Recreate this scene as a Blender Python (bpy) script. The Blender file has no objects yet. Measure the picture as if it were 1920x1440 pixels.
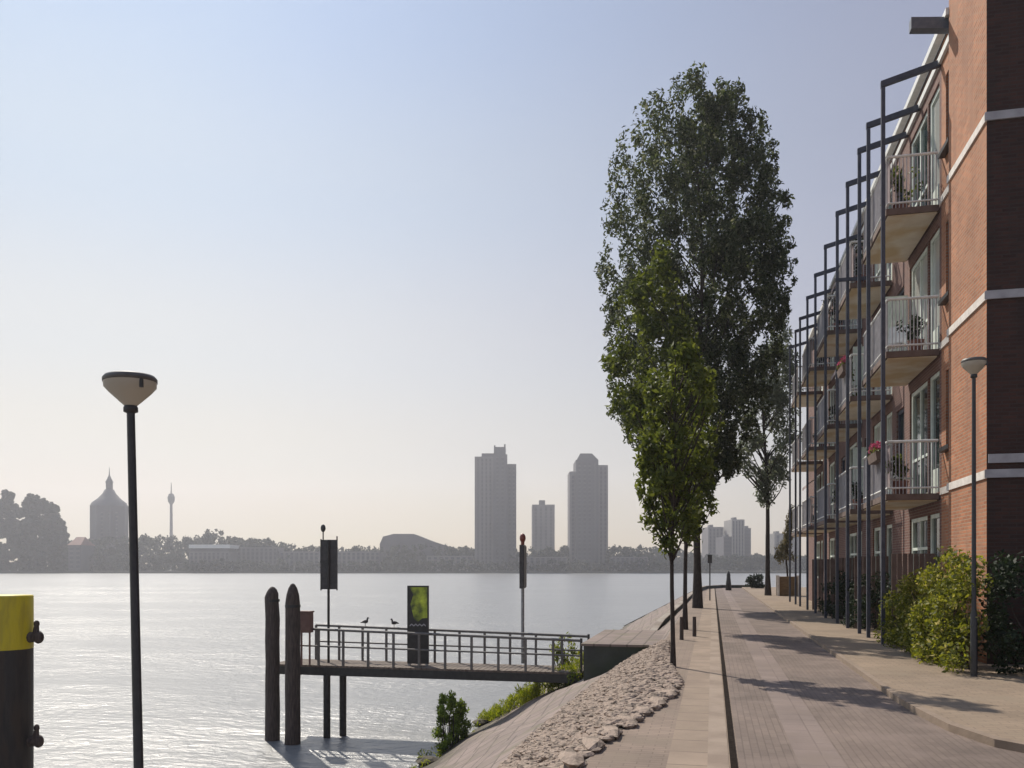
import bpy, math, random
import numpy as np
from mathutils import Vector, Matrix
R = math.radians
random.seed(7)
rng = np.random.default_rng(11)
S = bpy.context.scene
COL = S.collection

# ------------------------------------------------------------------ camera
F = 1600.0; HY = 1062.0; VX = 376.0; EYE = 1.6
TH = math.atan(VX / F)
CT, ST = math.cos(TH), math.sin(TH)
cam = bpy.data.cameras.new('camera'); co = bpy.data.objects.new('camera', cam); COL.objects.link(co)
cam.sensor_width = 36; cam.lens = 36 * F / 1920; cam.shift_y = (HY - 720) / 1920
cam.clip_start = 0.1; cam.clip_end = 6000
co.location = (0, 0, EYE); co.rotation_euler = (R(90), 0, TH)
S.camera = co
S.render.resolution_x = 1024; S.render.resolution_y = 768

# ------------------------------------------------------------------ sky, sun, exposure
SUN_EL, SUN_AZ = 45.0, -40.0
SKYK = 5.55
w = bpy.data.worlds.new("World"); S.world = w; w.use_nodes = True
wn = w.node_tree.nodes; wl = w.node_tree.links
bg = wn['Background']; sky = wn.new('ShaderNodeTexSky'); sky.sky_type = 'NISHITA'; sky.sun_disc = False
sky.sun_elevation = R(SUN_EL); sky.sun_rotation = R(SUN_AZ)
sky.air_density = 1.0; sky.dust_density = 1.0; sky.ozone_density = 1.5; sky.altitude = 0
# hazy summer sky: the Nishita sky thinned by a pale haze veil that is cream at the horizon and blue-grey overhead
tcw = wn.new('ShaderNodeTexCoord'); spw = wn.new('ShaderNodeSeparateXYZ'); wl.new(tcw.outputs['Generated'], spw.inputs[0])
def ramp(stops):
    r = wn.new('ShaderNodeValToRGB'); r.color_ramp.interpolation = 'EASE'
    while len(r.color_ramp.elements) < len(stops): r.color_ramp.elements.new(0.5)
    for e, (p, c) in zip(r.color_ramp.elements, stops): e.position = p; e.color = (*c, 1)
    wl.new(spw.outputs['Z'], r.inputs[0]); return r
rl = ramp([(0.0, (.92, .75, .52)), (.05, (.90, .77, .58)), (.13, (.86, .79, .69)), (.24, (.77, .78, .77)), (.40, (.58, .70, .84)), (.56, (.40, .59, .90)), (1.0, (.28, .40, .66))])
rr = ramp([(0.0, (.78, .64, .49)), (.06, (.69, .60, .51)), (.15, (.55, .54, .54)), (.30, (.43, .43, .54)), (.45, (.35, .365, .49)), (.56, (.32, .335, .46)), (1.0, (.25, .32, .52))])
dt = wn.new('ShaderNodeVectorMath'); dt.operation = 'DOT_PRODUCT'; dt.inputs[1].default_value = (math.sin(R(32)), math.cos(R(32)) * 0.0, 0)
dt.inputs[1].default_value = (1, 0.0, 0); wl.new(tcw.outputs['Generated'], dt.inputs[0])
mrw = wn.new('ShaderNodeMapRange'); mrw.interpolation_type = 'SMOOTHSTEP'
mrw.inputs[1].default_value = -0.62; mrw.inputs[2].default_value = 0.38; wl.new(dt.outputs['Value'], mrw.inputs[0])
mw = wn.new('ShaderNodeMixRGB'); wl.new(mrw.outputs[0], mw.inputs[0]); wl.new(rl.outputs[0], mw.inputs[1]); wl.new(rr.outputs[0], mw.inputs[2])
sc10 = wn.new('ShaderNodeVectorMath'); sc10.operation = 'SCALE'; sc10.inputs['Scale'].default_value = SKYK; wl.new(mw.outputs[0], sc10.inputs[0])
cl = wn.new('ShaderNodeMixRGB'); cl.blend_type = 'DARKEN'; cl.inputs[0].default_value = 1; cl.inputs[2].default_value = (9, 9, 9, 1); wl.new(sky.outputs[0], cl.inputs[1])
mv = wn.new('ShaderNodeMixRGB'); mv.inputs[0].default_value = 0.88
wl.new(cl.outputs[0], mv.inputs[1]); wl.new(sc10.outputs[0], mv.inputs[2]); wl.new(mv.outputs[0], bg.inputs['Color'])
bg.inputs['Strength'].default_value = 0.1
sl = bpy.data.lights.new('sun', 'SUN'); so = bpy.data.objects.new('sun', sl); COL.objects.link(so)
sl.energy = 3.4; sl.angle = R(0.6); sl.color = (1.0, 0.92, 0.80)
sdir = Vector((math.sin(R(SUN_AZ)) * math.cos(R(SUN_EL)), math.cos(R(SUN_AZ)) * math.cos(R(SUN_EL)), math.sin(R(SUN_EL))))
so.rotation_euler = sdir.to_track_quat('Z', 'Y').to_euler()
S.view_settings.view_transform = 'Standard'; S.view_settings.look = 'None'
S.view_settings.gamma = 1; S.view_settings.exposure = 0.6
S.render.engine = 'CYCLES'
HAZE = 0.00048

# ------------------------------------------------------------------ helpers
def W(px, d):
    a = (px - 960) / F * d
    return (a * CT - d * ST, a * ST + d * CT)
def Z(py, d): return EYE - (py - HY) * d / F
def P(px, py, d):
    x, y = W(px, d); return (x, y, Z(py, d))

class MB:
    def __init__(s): s.v = []; s.f = []; s.sm = []
    def add(s, vs, fs, smooth=False):
        o = len(s.v); s.v += [tuple(v) for v in vs]; s.f += [tuple(i + o for i in f) for f in fs]; s.sm += [smooth] * len(fs); return s
    def box(s, x0, y0, z0, x1, y1, z1):
        v = [(x0,y0,z0),(x1,y0,z0),(x1,y1,z0),(x0,y1,z0),(x0,y0,z1),(x1,y0,z1),(x1,y1,z1),(x0,y1,z1)]
        return s.add(v, [(0,3,2,1),(4,5,6,7),(0,1,5,4),(1,2,6,5),(2,3,7,6),(3,0,4,7)])
    def obox(s, c, ax, ay, hx, hy, z0, z1):
        c = Vector(c); ax = Vector(ax); ay = Vector(ay)
        q = [c - ax*hx - ay*hy, c + ax*hx - ay*hy, c + ax*hx + ay*hy, c - ax*hx + ay*hy]
        v = [(p.x, p.y, z0) for p in q] + [(p.x, p.y, z1) for p in q]
        return s.add(v, [(0,3,2,1),(4,5,6,7),(0,1,5,4),(1,2,6,5),(2,3,7,6),(3,0,4,7)])
    def tube(s, pts, rs, n=10, cap=True):
        pts = [Vector(p) for p in pts]
        if not hasattr(rs, '__len__'): rs = [rs] * len(pts)
        V = []; Fc = []
        up = Vector((0, 0, 1)); pr = None
        for i, p in enumerate(pts):
            t = (pts[min(i+1, len(pts)-1)] - pts[max(i-1, 0)]).normalized()
            if pr is None:
                a = t.cross(up)
                if a.length < 1e-3: a = t.cross(Vector((1, 0, 0)))
            else: a = pr - t * pr.dot(t)
            a.normalize(); pr = a; b = t.cross(a)
            for k in range(n):
                an = 2 * math.pi * k / n
                V.append(p + (a * math.cos(an) + b * math.sin(an)) * rs[i])
        for i in range(len(pts) - 1):
            for k in range(n):
                k2 = (k + 1) % n
                Fc.append((i*n+k, i*n+k2, (i+1)*n+k2, (i+1)*n+k))
        s.add(V, Fc, True)
        if cap:
            s.add(V[:n], [tuple(range(n))[::-1]]); s.add(V[-n:], [tuple(range(n))])
        return s
    def lathe(s, prof, c=(0, 0, 0), n=24, smooth=True):
        V = []; Fc = []
        for r, z in prof:
            for k in range(n):
                a = 2 * math.pi * k / n
                V.append((c[0] + r * math.cos(a), c[1] + r * math.sin(a), c[2] + z))
        for i in range(len(prof) - 1):
            for k in range(n):
                k2 = (k + 1) % n
                Fc.append((i*n+k, i*n+k2, (i+1)*n+k2, (i+1)*n+k))
        return s.add(V, Fc, smooth)
    def ell(s, c, r, n=12, m=8):
        prof = []
        V = []; Fc = []
        for i in range(m + 1):
            t = math.pi * i / m
            for k in range(n):
                a = 2 * math.pi * k / n
                V.append((c[0] + r[0]*math.sin(t)*math.cos(a), c[1] + r[1]*math.sin(t)*math.sin(a), c[2] - r[2]*math.cos(t)))
        for i in range(m):
            for k in range(n):
                k2 = (k + 1) % n
                Fc.append((i*n+k, i*n+k2, (i+1)*n+k2, (i+1)*n+k))
        return s.add(V, Fc, True)
    def build(s, name, m, parent=None, loc=None):
        me = bpy.data.meshes.new(name); me.from_pydata(s.v, [], s.f); me.update()
        me.polygons.foreach_set('use_smooth', s.sm)
        me.materials.append(m)
        o = bpy.data.objects.new(name, me); COL.objects.link(o)
        if parent is not None:
            o.parent = parent
        if loc is not None: o.location = loc
        return o

def tag(o, label=None, cat=None, group=None, kind=None):
    if label: o['label'] = label
    if cat: o['category'] = cat
    if group: o['group'] = group
    if kind: o['kind'] = kind
    return o
def empty(name, loc, label, cat, group=None, rz=0):
    o = bpy.data.objects.new(name, None); COL.objects.link(o); o.location = loc; o.rotation_euler = (0, 0, rz)
    o.empty_display_size = 0.2
    return tag(o, label, cat, group)
def copy_tree(o, parent=None):
    c = o.copy(); COL.objects.link(c); c.parent = parent
    for ch in [x for x in bpy.data.objects if x.parent == o]: copy_tree(ch, c)
    return c

# ------------------------------------------------------------------ materials
def newmat(name):
    m = bpy.data.materials.new(name); m.use_nodes = True
    return m, m.node_tree.nodes, m.node_tree.links, m.node_tree.nodes['Principled BSDF']
def noise_mat(name, c1, c2, scale=5, rough=0.8, metal=0, bump=0.0, bscale=None, detail=6, stretch=(1,1,1), spec=None, c3=None, sc3=0.5):
    m, n, l, b = newmat(name)
    tc = n.new('ShaderNodeTexCoord'); mp = n.new('ShaderNodeMapping'); mp.inputs['Scale'].default_value = stretch
    l.new(tc.outputs['Object'], mp.inputs[0])
    t = n.new('ShaderNodeTexNoise'); t.inputs['Scale'].default_value = scale; t.inputs['Detail'].default_value = detail
    l.new(mp.outputs[0], t.inputs['Vector'])
    cr = n.new('ShaderNodeValToRGB'); cr.color_ramp.elements[0].position = 0.3; cr.color_ramp.elements[1].position = 0.7
    cr.color_ramp.elements[0].color = (*c1, 1); cr.color_ramp.elements[1].color = (*c2, 1)
    l.new(t.outputs[0], cr.inputs[0])
    out = cr.outputs[0]
    if c3:
        t3 = n.new('ShaderNodeTexNoise'); t3.inputs['Scale'].default_value = sc3; t3.inputs['Detail'].default_value = 4
        l.new(mp.outputs[0], t3.inputs['Vector'])
        r3 = n.new('ShaderNodeValToRGB'); r3.color_ramp.elements[0].position = 0.45; r3.color_ramp.elements[1].position = 0.62
        l.new(t3.outputs[0], r3.inputs[0])
        mx = n.new('ShaderNodeMixRGB'); mx.inputs[2].default_value = (*c3, 1)
        l.new(r3.outputs[0], mx.inputs[0]); l.new(out, mx.inputs[1]); out = mx.outputs[0]
    l.new(out, b.inputs['Base Color'])
    b.inputs['Roughness'].default_value = rough; b.inputs['Metallic'].default_value = metal
    if spec is not None: b.inputs['Specular IOR Level'].default_value = spec
    if bump:
        t2 = n.new('ShaderNodeTexNoise'); t2.inputs['Scale'].default_value = bscale or scale * 4; t2.inputs['Detail'].default_value = 5
        l.new(mp.outputs[0], t2.inputs['Vector'])
        bp = n.new('ShaderNodeBump'); bp.inputs['Strength'].default_value = bump; bp.inputs['Distance'].default_value = 0.02
        l.new(t2.outputs[0], bp.inputs['Height']); l.new(bp.outputs[0], b.inputs['Normal'])
    return m
def brick_mat(name, c1, c2, mortar, axes='YZ', bw=0.21, bh=0.06, ms=0.01, rough=0.9, var=(0.75, 1.2), bump=0.4, offset=0.5, blotch=0.8, dirt=None, streak=None):
    """brick / paver pattern; axes picks which object coordinates run along and across the courses"""
    m, n, l, b = newmat(name)
    tc = n.new('ShaderNodeTexCoord'); sp = n.new('ShaderNodeSeparateXYZ'); cb = n.new('ShaderNodeCombineXYZ')
    l.new(tc.outputs['Object'], sp.inputs[0])
    l.new(sp.outputs['XYZ'.index(axes[0])], cb.inputs[0]); l.new(sp.outputs['XYZ'.index(axes[1])], cb.inputs[1])
    t = n.new('ShaderNodeTexBrick'); t.inputs['Scale'].default_value = 1; t.offset = offset
    t.inputs['Brick Width'].default_value = bw; t.inputs['Row Height'].default_value = bh
    t.inputs['Mortar Size'].default_value = ms; t.inputs['Mortar Smooth'].default_value = 0.2; t.inputs['Bias'].default_value = 0
    t.inputs['Color1'].default_value = (*c1, 1); t.inputs['Color2'].default_value = (*c2, 1); t.inputs['Mortar'].default_value = (*mortar, 1)
    l.new(cb.outputs[0], t.inputs['Vector'])
    nz = n.new('ShaderNodeTexNoise'); nz.inputs['Scale'].default_value = blotch; nz.inputs['Detail'].default_value = 7; nz.inputs['Roughness'].default_value = 0.65
    l.new(cb.outputs[0], nz.inputs['Vector'])
    mr = n.new('ShaderNodeMapRange'); mr.inputs[1].default_value = 0.3; mr.inputs[2].default_value = 0.7
    mr.inputs[3].default_value = var[0]; mr.inputs[4].default_value = var[1]
    l.new(nz.outputs[0], mr.inputs[0])
    vm = n.new('ShaderNodeVectorMath'); vm.operation = 'SCALE'
    l.new(t.outputs[0], vm.inputs[0]); l.new(mr.outputs[0], vm.inputs['Scale'])
    out = vm.outputs[0]
    if dirt:
        n2 = n.new('ShaderNodeTexNoise'); n2.inputs['Scale'].default_value = 1.7; n2.inputs['Detail'].default_value = 8
        l.new(cb.outputs[0], n2.inputs['Vector'])
        r2 = n.new('ShaderNodeValToRGB'); r2.color_ramp.elements[0].position = 0.5; r2.color_ramp.elements[1].position = 0.72
        l.new(n2.outputs[0], r2.inputs[0])
        mx = n.new('ShaderNodeMixRGB'); mx.inputs[2].default_value = (*dirt, 1)
        l.new(r2.outputs[0], mx.inputs[0]); l.new(out, mx.inputs[1]); out = mx.outputs[0]
    if streak:
        ms_ = n.new('ShaderNodeMapping'); ms_.inputs['Scale'].default_value = (2.6, .22, 1); l.new(cb.outputs[0], ms_.inputs[0])
        n4 = n.new('ShaderNodeTexNoise'); n4.inputs['Scale'].default_value = 1.6; n4.inputs['Detail'].default_value = 6; l.new(ms_.outputs[0], n4.inputs['Vector'])
        r4 = n.new('ShaderNodeValToRGB'); r4.color_ramp.elements[0].position = 0.5; r4.color_ramp.elements[1].position = 0.75
        r4.color_ramp.elements[1].color = (.7, .7, .7, 1); l.new(n4.outputs[0], r4.inputs[0])
        m4 = n.new('ShaderNodeMixRGB'); m4.inputs[2].default_value = (*streak, 1)
        l.new(r4.outputs[0], m4.inputs[0]); l.new(out, m4.inputs[1]); out = m4.outputs[0]
    l.new(out, b.inputs['Base Color'])
    b.inputs['Roughness'].default_value = rough
    bp = n.new('ShaderNodeBump'); bp.inputs['Strength'].default_value = bump; bp.inputs['Distance'].default_value = 0.008; bp.invert = True
    l.new(t.outputs['Fac'], bp.inputs['Height']); l.new(bp.outputs[0], b.inputs['Normal'])
    return m
def leaf_mat(name, c1, c2, trans=0.45, rough=0.45, c3=None):
    m, n, l, b = newmat(name)
    g = n.new('ShaderNodeNewGeometry'); cr = n.new('ShaderNodeValToRGB')
    cr.color_ramp.elements[0].color = (*c1, 1); cr.color_ramp.elements[1].color = (*c2, 1)
    if c3:
        e = cr.color_ramp.elements.new(0.85); e.color = (*c2, 1); cr.color_ramp.elements[-1].color = (*c3, 1)
    l.new(g.outputs['Random Per Island'], cr.inputs[0]); l.new(cr.outputs[0], b.inputs['Base Color'])
    b.inputs['Roughness'].default_value = max(rough, .55); b.inputs['Specular IOR Level'].default_value = 0.25
    tr = n.new('ShaderNodeBsdfTranslucent'); hs = n.new('ShaderNodeHueSaturation')
    hs.inputs['Hue'].default_value = 0.48; hs.inputs['Saturation'].default_value = 1.15; hs.inputs['Value'].default_value = 1.5
    l.new(cr.outputs[0], hs.inputs['Color']); l.new(hs.outputs[0], tr.inputs[0])
    mx = n.new('ShaderNodeMixShader'); mx.inputs[0].default_value = trans
    l.new(b.outputs[0], mx.inputs[1]); l.new(tr.outputs[0], mx.inputs[2])
    l.new(mx.outputs[0], n['Material Output'].inputs[0])
    return m

M = {}
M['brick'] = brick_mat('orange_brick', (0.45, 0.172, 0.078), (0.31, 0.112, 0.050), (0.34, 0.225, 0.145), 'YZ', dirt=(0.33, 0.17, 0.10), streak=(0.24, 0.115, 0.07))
M['brick_end'] = brick_mat('shade_darkened_brick', (0.060, 0.024, 0.018), (0.036, 0.016, 0.013), (0.045, 0.028, 0.024), 'XZ', streak=(0.028, 0.02, 0.018))  # brick darkened so that the end wall's shade sits in its colour
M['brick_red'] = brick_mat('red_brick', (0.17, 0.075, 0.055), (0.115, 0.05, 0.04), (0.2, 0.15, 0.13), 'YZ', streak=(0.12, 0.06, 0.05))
M['band'] = noise_mat('painted_concrete', (0.55, 0.50, 0.45), (0.75, 0.70, 0.64), 6, 0.7)
M['band_grey'] = noise_mat('grey_and_shaded_white', (0.30, 0.29, 0.31), (0.42, 0.41, 0.43), 6, 0.8)
M['white'] = noise_mat('white_paint', (0.62, 0.63, 0.60), (0.80, 0.80, 0.77), 8, 0.5)
M['green_white'] = noise_mat('pale_green_paint', (0.55, 0.62, 0.56), (0.72, 0.78, 0.71), 6, 0.5)
M['steel'] = noise_mat('blue_black_steel', (0.028, 0.034, 0.055), (0.055, 0.062, 0.090), 9, 0.45, spec=0.5)
M['gal'] = noise_mat('galvanised', (0.22, 0.23, 0.25), (0.36, 0.37, 0.38), 14, 0.5, 0.5)
M['gal_dark'] = noise_mat('blue_grey_steel', (0.07, 0.085, 0.11), (0.11, 0.125, 0.15), 12, 0.5)
M['rail'] = noise_mat('dull_rail_paint', (0.10, 0.095, 0.09), (0.17, 0.155, 0.145), 14, 0.6)
M['strip'] = noise_mat('warm_concrete', (0.26, 0.20, 0.15), (0.32, 0.25, 0.195), 2.5, 0.9, bump=0.3, c3=(0.22, 0.165, 0.125), sc3=1.3)
M['post_black'] = noise_mat('worn_black_paint', (0.014, 0.013, 0.014), (0.028, 0.026, 0.027), 6, 0.55, bump=0.3, stretch=(3, 3, .5), c3=(0.032, 0.023, 0.019), sc3=3.0)
M['blind'] = noise_mat('faded_canvas', (0.30, 0.24, 0.24), (0.42, 0.35, 0.34), 5, 0.9)
M['black'] = noise_mat('black_paint', (0.012, 0.012, 0.013), (0.03, 0.028, 0.03), 9, 0.45, bump=0.1)
M['pole'] = noise_mat('dark_pole_paint', (0.016, 0.018, 0.022), (0.032, 0.03, 0.034), 20, 0.38)
M['yellow'] = noise_mat('yellow_paint', (0.50, 0.41, 0.010), (0.60, 0.50, 0.02), 3, 0.55, c3=(0.42, 0.34, 0.02), sc3=3.0, bump=0.2, stretch=(3, 3, .6))
M['soffit'] = noise_mat('yellowish_concrete', (0.66, 0.58, 0.45), (0.78, 0.71, 0.58), 2.5, 0.85, c3=(0.60, 0.46, 0.27), sc3=1.2)
M['slab_edge'] = noise_mat('brown_edge', (0.10, 0.065, 0.05), (0.17, 0.12, 0.10), 4, 0.8)
M['conc'] = noise_mat('concrete', (0.27, 0.235, 0.20), (0.38, 0.34, 0.29), 3, 0.9, bump=0.3, c3=(0.20, 0.16, 0.13))
M['darkconc'] = noise_mat('dark_and_shaded_concrete', (0.030, 0.033, 0.034), (0.07, 0.075, 0.07), 2.5, 0.85, bump=0.4, c3=(0.045, 0.055, 0.03))  # shade on the abutment and quay wall faces is put into this colour
M['timber'] = noise_mat('weathered_timber', (0.035, 0.025, 0.022), (0.10, 0.075, 0.065), 8, 0.85, bump=0.7, stretch=(5, 5, 0.5))
M['deckwood'] = noise_mat('deck_timber', (0.10, 0.075, 0.06), (0.19, 0.15, 0.12), 5, 0.85, stretch=(4, 0.5, 1))
M['rustbox'] = noise_mat('red_brown_paint', (0.14, 0.07, 0.06), (0.20, 0.11, 0.09), 6, 0.6)
M['signback'] = noise_mat('sign_back', (0.035, 0.035, 0.038), (0.065, 0.062, 0.065), 10, 0.5)
M['lampcap'] = noise_mat('lamp_cap', (0.07, 0.065, 0.06), (0.11, 0.10, 0.09), 12, 0.5)
M['stone'] = noise_mat('rubble_stone', (0.27, 0.20, 0.155), (0.49, 0.385, 0.305), 9, 0.9, bump=0.5, c3=(0.17, 0.13, 0.10), sc3=9)
M['soil'] = noise_mat('soil', (0.05, 0.038, 0.028), (0.10, 0.08, 0.06), 6, 0.95, bump=0.6)
M['planter'] = noise_mat('planter_wood', (0.14, 0.085, 0.035), (0.24, 0.15, 0.07), 5, 0.8, stretch=(1, 1, 6))
M['bark'] = noise_mat('bark', (0.022, 0.016, 0.014), (0.06, 0.045, 0.038), 14, 0.95, bump=0.8, stretch=(2, 2, 0.5))
M['pave_tan'] = brick_mat('tan_pavers', (0.285, 0.212, 0.148), (0.24, 0.178, 0.123), (0.18, 0.133, 0.095), 'XY', 0.21, 0.105, 0.006, dirt=(0.24, 0.185, 0.13), blotch=0.5, bump=0.25)
M['pave_dark'] = brick_mat('grey_brown_clinkers', (0.188, 0.142, 0.115), (0.158, 0.118, 0.097), (0.128, 0.095, 0.078), 'YX', 0.20, 0.066, 0.006, dirt=(0.205, 0.155, 0.130), blotch=0.6, bump=0.3, var=(.66, 1.22))
M['pave_light'] = brick_mat('pale_slabs', (0.215, 0.165, 0.142), (0.188, 0.143, 0.124), (0.155, 0.116, 0.10), 'YX', 0.30, 0.30, 0.008, offset=0, dirt=(0.19, 0.145, 0.12), bump=0.2)
M['pave_left'] = brick_mat('beige_clinkers', (0.245, 0.183, 0.142), (0.208, 0.155, 0.120), (0.16, 0.118, 0.09), 'XY', 0.20, 0.08, 0.006, dirt=(0.20, 0.155, 0.115), bump=0.3)
M['pave_strip'] = brick_mat('beige_slab_strip', (0.285, 0.215, 0.16), (0.245, 0.185, 0.135), (0.165, 0.12, 0.09), 'YX', 0.50, 2.0, 0.012, offset=0, dirt=(0.215, 0.16, 0.12), bump=0.4)
M['slope'] = brick_mat('basalt_slope', (0.245, 0.19, 0.165), (0.195, 0.152, 0.135), (0.12, 0.095, 0.08), 'YX', 0.42, 0.36, 0.02, dirt=(0.155, 0.135, 0.09), bump=0.8, blotch=0.6)
M['kerb'] = noise_mat('kerb_stone', (0.20, 0.15, 0.11), (0.26, 0.195, 0.145), 5, 0.9, bump=0.3)
M['drain'] = noise_mat('drain_grate', (0.012, 0.009, 0.007), (0.03, 0.022, 0.018), 20, 1.0, spec=0.05)
_m = M['slope']; _n = _m.node_tree.nodes; _l = _m.node_tree.links; _b = _n['Principled BSDF']
_src = _b.inputs['Base Color'].links[0].from_socket
_g = _n.new('ShaderNodeNewGeometry'); _s = _n.new('ShaderNodeSeparateXYZ'); _l.new(_g.outputs['Position'], _s.inputs[0])
_nz = _n.new('ShaderNodeTexNoise'); _nz.inputs['Scale'].default_value = 2.0; _nz.inputs['Detail'].default_value = 6; _l.new(_g.outputs['Position'], _nz.inputs['Vector'])
_ma = _n.new('ShaderNodeMath'); _ma.operation = 'MULTIPLY_ADD'; _ma.inputs[1].default_value = 0.9; _l.new(_nz.outputs[0], _ma.inputs[0]); _l.new(_s.outputs['Z'], _ma.inputs[2])
_mr = _n.new('ShaderNodeMapRange'); _mr.inputs[1].default_value = -2.3; _mr.inputs[2].default_value = -1.85; _mr.inputs[3].default_value = 0.85; _mr.inputs[4].default_value = 0.0; _l.new(_ma.outputs[0], _mr.inputs[0])
_mx = _n.new('ShaderNodeMixRGB'); _mx.inputs[2].default_value = (0.055, 0.05, 0.03, 1); _l.new(_mr.outputs[0], _mx.inputs[0]); _l.new(_src, _mx.inputs[1]); _l.new(_mx.outputs[0], _b.inputs['Base Color'])
# foliage
M['leaf_big'] = leaf_mat('poplar_leaves', (0.020, 0.031, 0.012), (0.066, 0.086, 0.034), 0.45, 0.7, c3=(0.22, 0.23, 0.15))
M['leaf_young'] = leaf_mat('young_leaves', (0.038, 0.056, 0.013), (0.105, 0.132, 0.032), 0.48, 0.42)
M['leaf_sapling'] = leaf_mat('sapling_leaves', (0.044, 0.064, 0.015), (0.122, 0.150, 0.036), 0.46, 0.45)
M['leaf_shrub'] = leaf_mat('shrub_leaves', (0.08, 0.13, 0.02), (0.24, 0.33, 0.07), 0.55, 0.45)
M['leaf_grey'] = leaf_mat('grey_green_leaves', (0.07, 0.09, 0.055), (0.16, 0.18, 0.12), 0.4, 0.5)
M['leaf_hedge'] = leaf_mat('hedge_leaves', (0.055, 0.075, 0.014), (0.22, 0.24, 0.045), 0.48, 0.45, c3=(0.42, 0.39, 0.18))
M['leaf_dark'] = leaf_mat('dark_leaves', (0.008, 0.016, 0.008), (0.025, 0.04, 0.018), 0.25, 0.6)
M['leaf_weed'] = leaf_mat('weed_leaves', (0.10, 0.15, 0.02), (0.24, 0.27, 0.05), 0.5, 0.5)
M['leaf_olive'] = leaf_mat('olive_leaves', (0.08, 0.075, 0.035), (0.17, 0.15, 0.08), 0.4, 0.5)
M['far_leaf'] = leaf_mat('far_leaves', (0.022, 0.030, 0.020), (0.04, 0.05, 0.032), 0.2, 0.8)
# far buildings
M['far_grey'] = noise_mat('far_grey_facade', (0.075, 0.070, 0.085), (0.10, 0.095, 0.11), 0.1, 0.8)
M['far_light'] = noise_mat('far_light_facade', (0.145, 0.13, 0.14), (0.185, 0.17, 0.175), 0.1, 0.8)
M['far_pale'] = noise_mat('far_pale_facade', (0.26, 0.24, 0.22), (0.32, 0.30, 0.28), 0.1, 0.8)
M['far_dark'] = noise_mat('far_dark_facade', (0.07, 0.07, 0.08), (0.10, 0.10, 0.11), 0.1, 0.7)
M['far_roof'] = noise_mat('far_red_roof', (0.20, 0.09, 0.07), (0.26, 0.13, 0.10), 0.2, 0.8)
M['far_ground'] = noise_mat('far_ground', (0.05, 0.055, 0.04), (0.09, 0.09, 0.07), 0.02, 0.9)
M['far_window'] = brick_mat('far_window_rows', (0.055, 0.055, 0.065), (0.075, 0.07, 0.082), (0.12, 0.11, 0.12), 'XZ', 40, 3.0, 0.7, offset=0, bump=0)
# glass
m, n, l, b = newmat('window_glass'); M['glass'] = m
b.inputs['Base Color'].default_value = (0.03, 0.045, 0.045, 1); b.inputs['Roughness'].default_value = 0.06; b.inputs['Specular IOR Level'].default_value = 0.9
m, n, l, b = newmat('glass_with_curtain'); M['glass_c'] = m
b.inputs['Base Color'].default_value = (0.42, 0.43, 0.40, 1); b.inputs['Roughness'].default_value = 0.35; b.inputs['Coat Weight'].default_value = 1; b.inputs['Coat Roughness'].default_value = 0.05
m, n, l, b = newmat('curtain'); M['curtain'] = m
b.inputs['Base Color'].default_value = (0.5, 0.5, 0.46, 1)
m, n, l, b = newmat('lamp_bowl'); M['bowl'] = m
b.inputs['Base Color'].default_value = (0.74, 0.70, 0.62, 1); b.inputs['Roughness'].default_value = 0.12
tr = n.new('ShaderNodeBsdfTranslucent'); tr.inputs[0].default_value = (0.75, 0.68, 0.56, 1)
mx = n.new('ShaderNodeMixShader'); mx.inputs[0].default_value = 0.55
l.new(b.outputs[0], mx.inputs[1]); l.new(tr.outputs[0], mx.inputs[2]); l.new(mx.outputs[0], n['Material Output'].inputs[0])
# water
m, n, l, b = newmat('river_water'); M['water'] = m
b.inputs['Base Color'].default_value = (0.215, 0.22, 0.22, 1); b.inputs['Roughness'].default_value = 0.30; b.inputs['IOR'].default_value = 1.33
b.inputs['Specular IOR Level'].default_value = 1.0
tc = n.new('ShaderNodeTexCoord')
def wave(scale, stretch, detail):
    mp = n.new('ShaderNodeMapping'); mp.inputs['Scale'].default_value = stretch; mp.inputs['Rotation'].default_value = (0, 0, R(20))
    l.new(tc.outputs['Object'], mp.inputs[0])
    t = n.new('ShaderNodeTexNoise'); t.inputs['Scale'].default_value = scale; t.inputs['Detail'].default_value = detail; t.inputs['Roughness'].default_value = 0.6
    l.new(mp.outputs[0], t.inputs['Vector']); return t
w1 = wave(0.35, (0.6, 1.3, 1), 4); w2 = wave(2.6, (0.9, 1.2, 1), 7); w3 = wave(0.03, (1, 2.0, 1), 3)
ad = n.new('ShaderNodeMath'); ad.operation = 'MULTIPLY_ADD'; ad.inputs[1].default_value = 0.36
l.new(w2.outputs[0], ad.inputs[0]); l.new(w1.outputs[0], ad.inputs[2])
bp = n.new('ShaderNodeBump'); bp.inputs['Distance'].default_value = 0.36
mr = n.new('ShaderNodeMapRange'); mr.inputs[1].default_value = 0.35; mr.inputs[2].default_value = 0.65; mr.inputs[3].default_value = 0.35; mr.inputs[4].default_value = 1.0
l.new(w3.outputs[0], mr.inputs[0]); l.new(mr.outputs[0], bp.inputs['Strength'])
l.new(ad.outputs[0], bp.inputs['Height']); l.new(bp.outputs[0], b.inputs['Normal'])

# ------------------------------------------------------------------ ground, slope, water
YN, YF = -40.0, 66.0
def sheet(name, poly, z, m, kind='structure'):
    o = MB().add([(x, y, z) for x, y in poly], [tuple(range(len(poly)))]).build(name, m)
    tag(o, kind=kind); return o
g = MB(); g.add([(-1.0, YN, 0), (60, YN, 0), (60, YF, 0), (-1.0, YF, 0)], [(0, 1, 2, 3)])
g.add([(-1.0, YF, 0), (60, YF, 0), (60, YF, -4), (-1.0, YF, -4)], [(0, 1, 2, 3)])
tag(g.build('ground', M['pave_left']), kind='structure')
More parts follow.
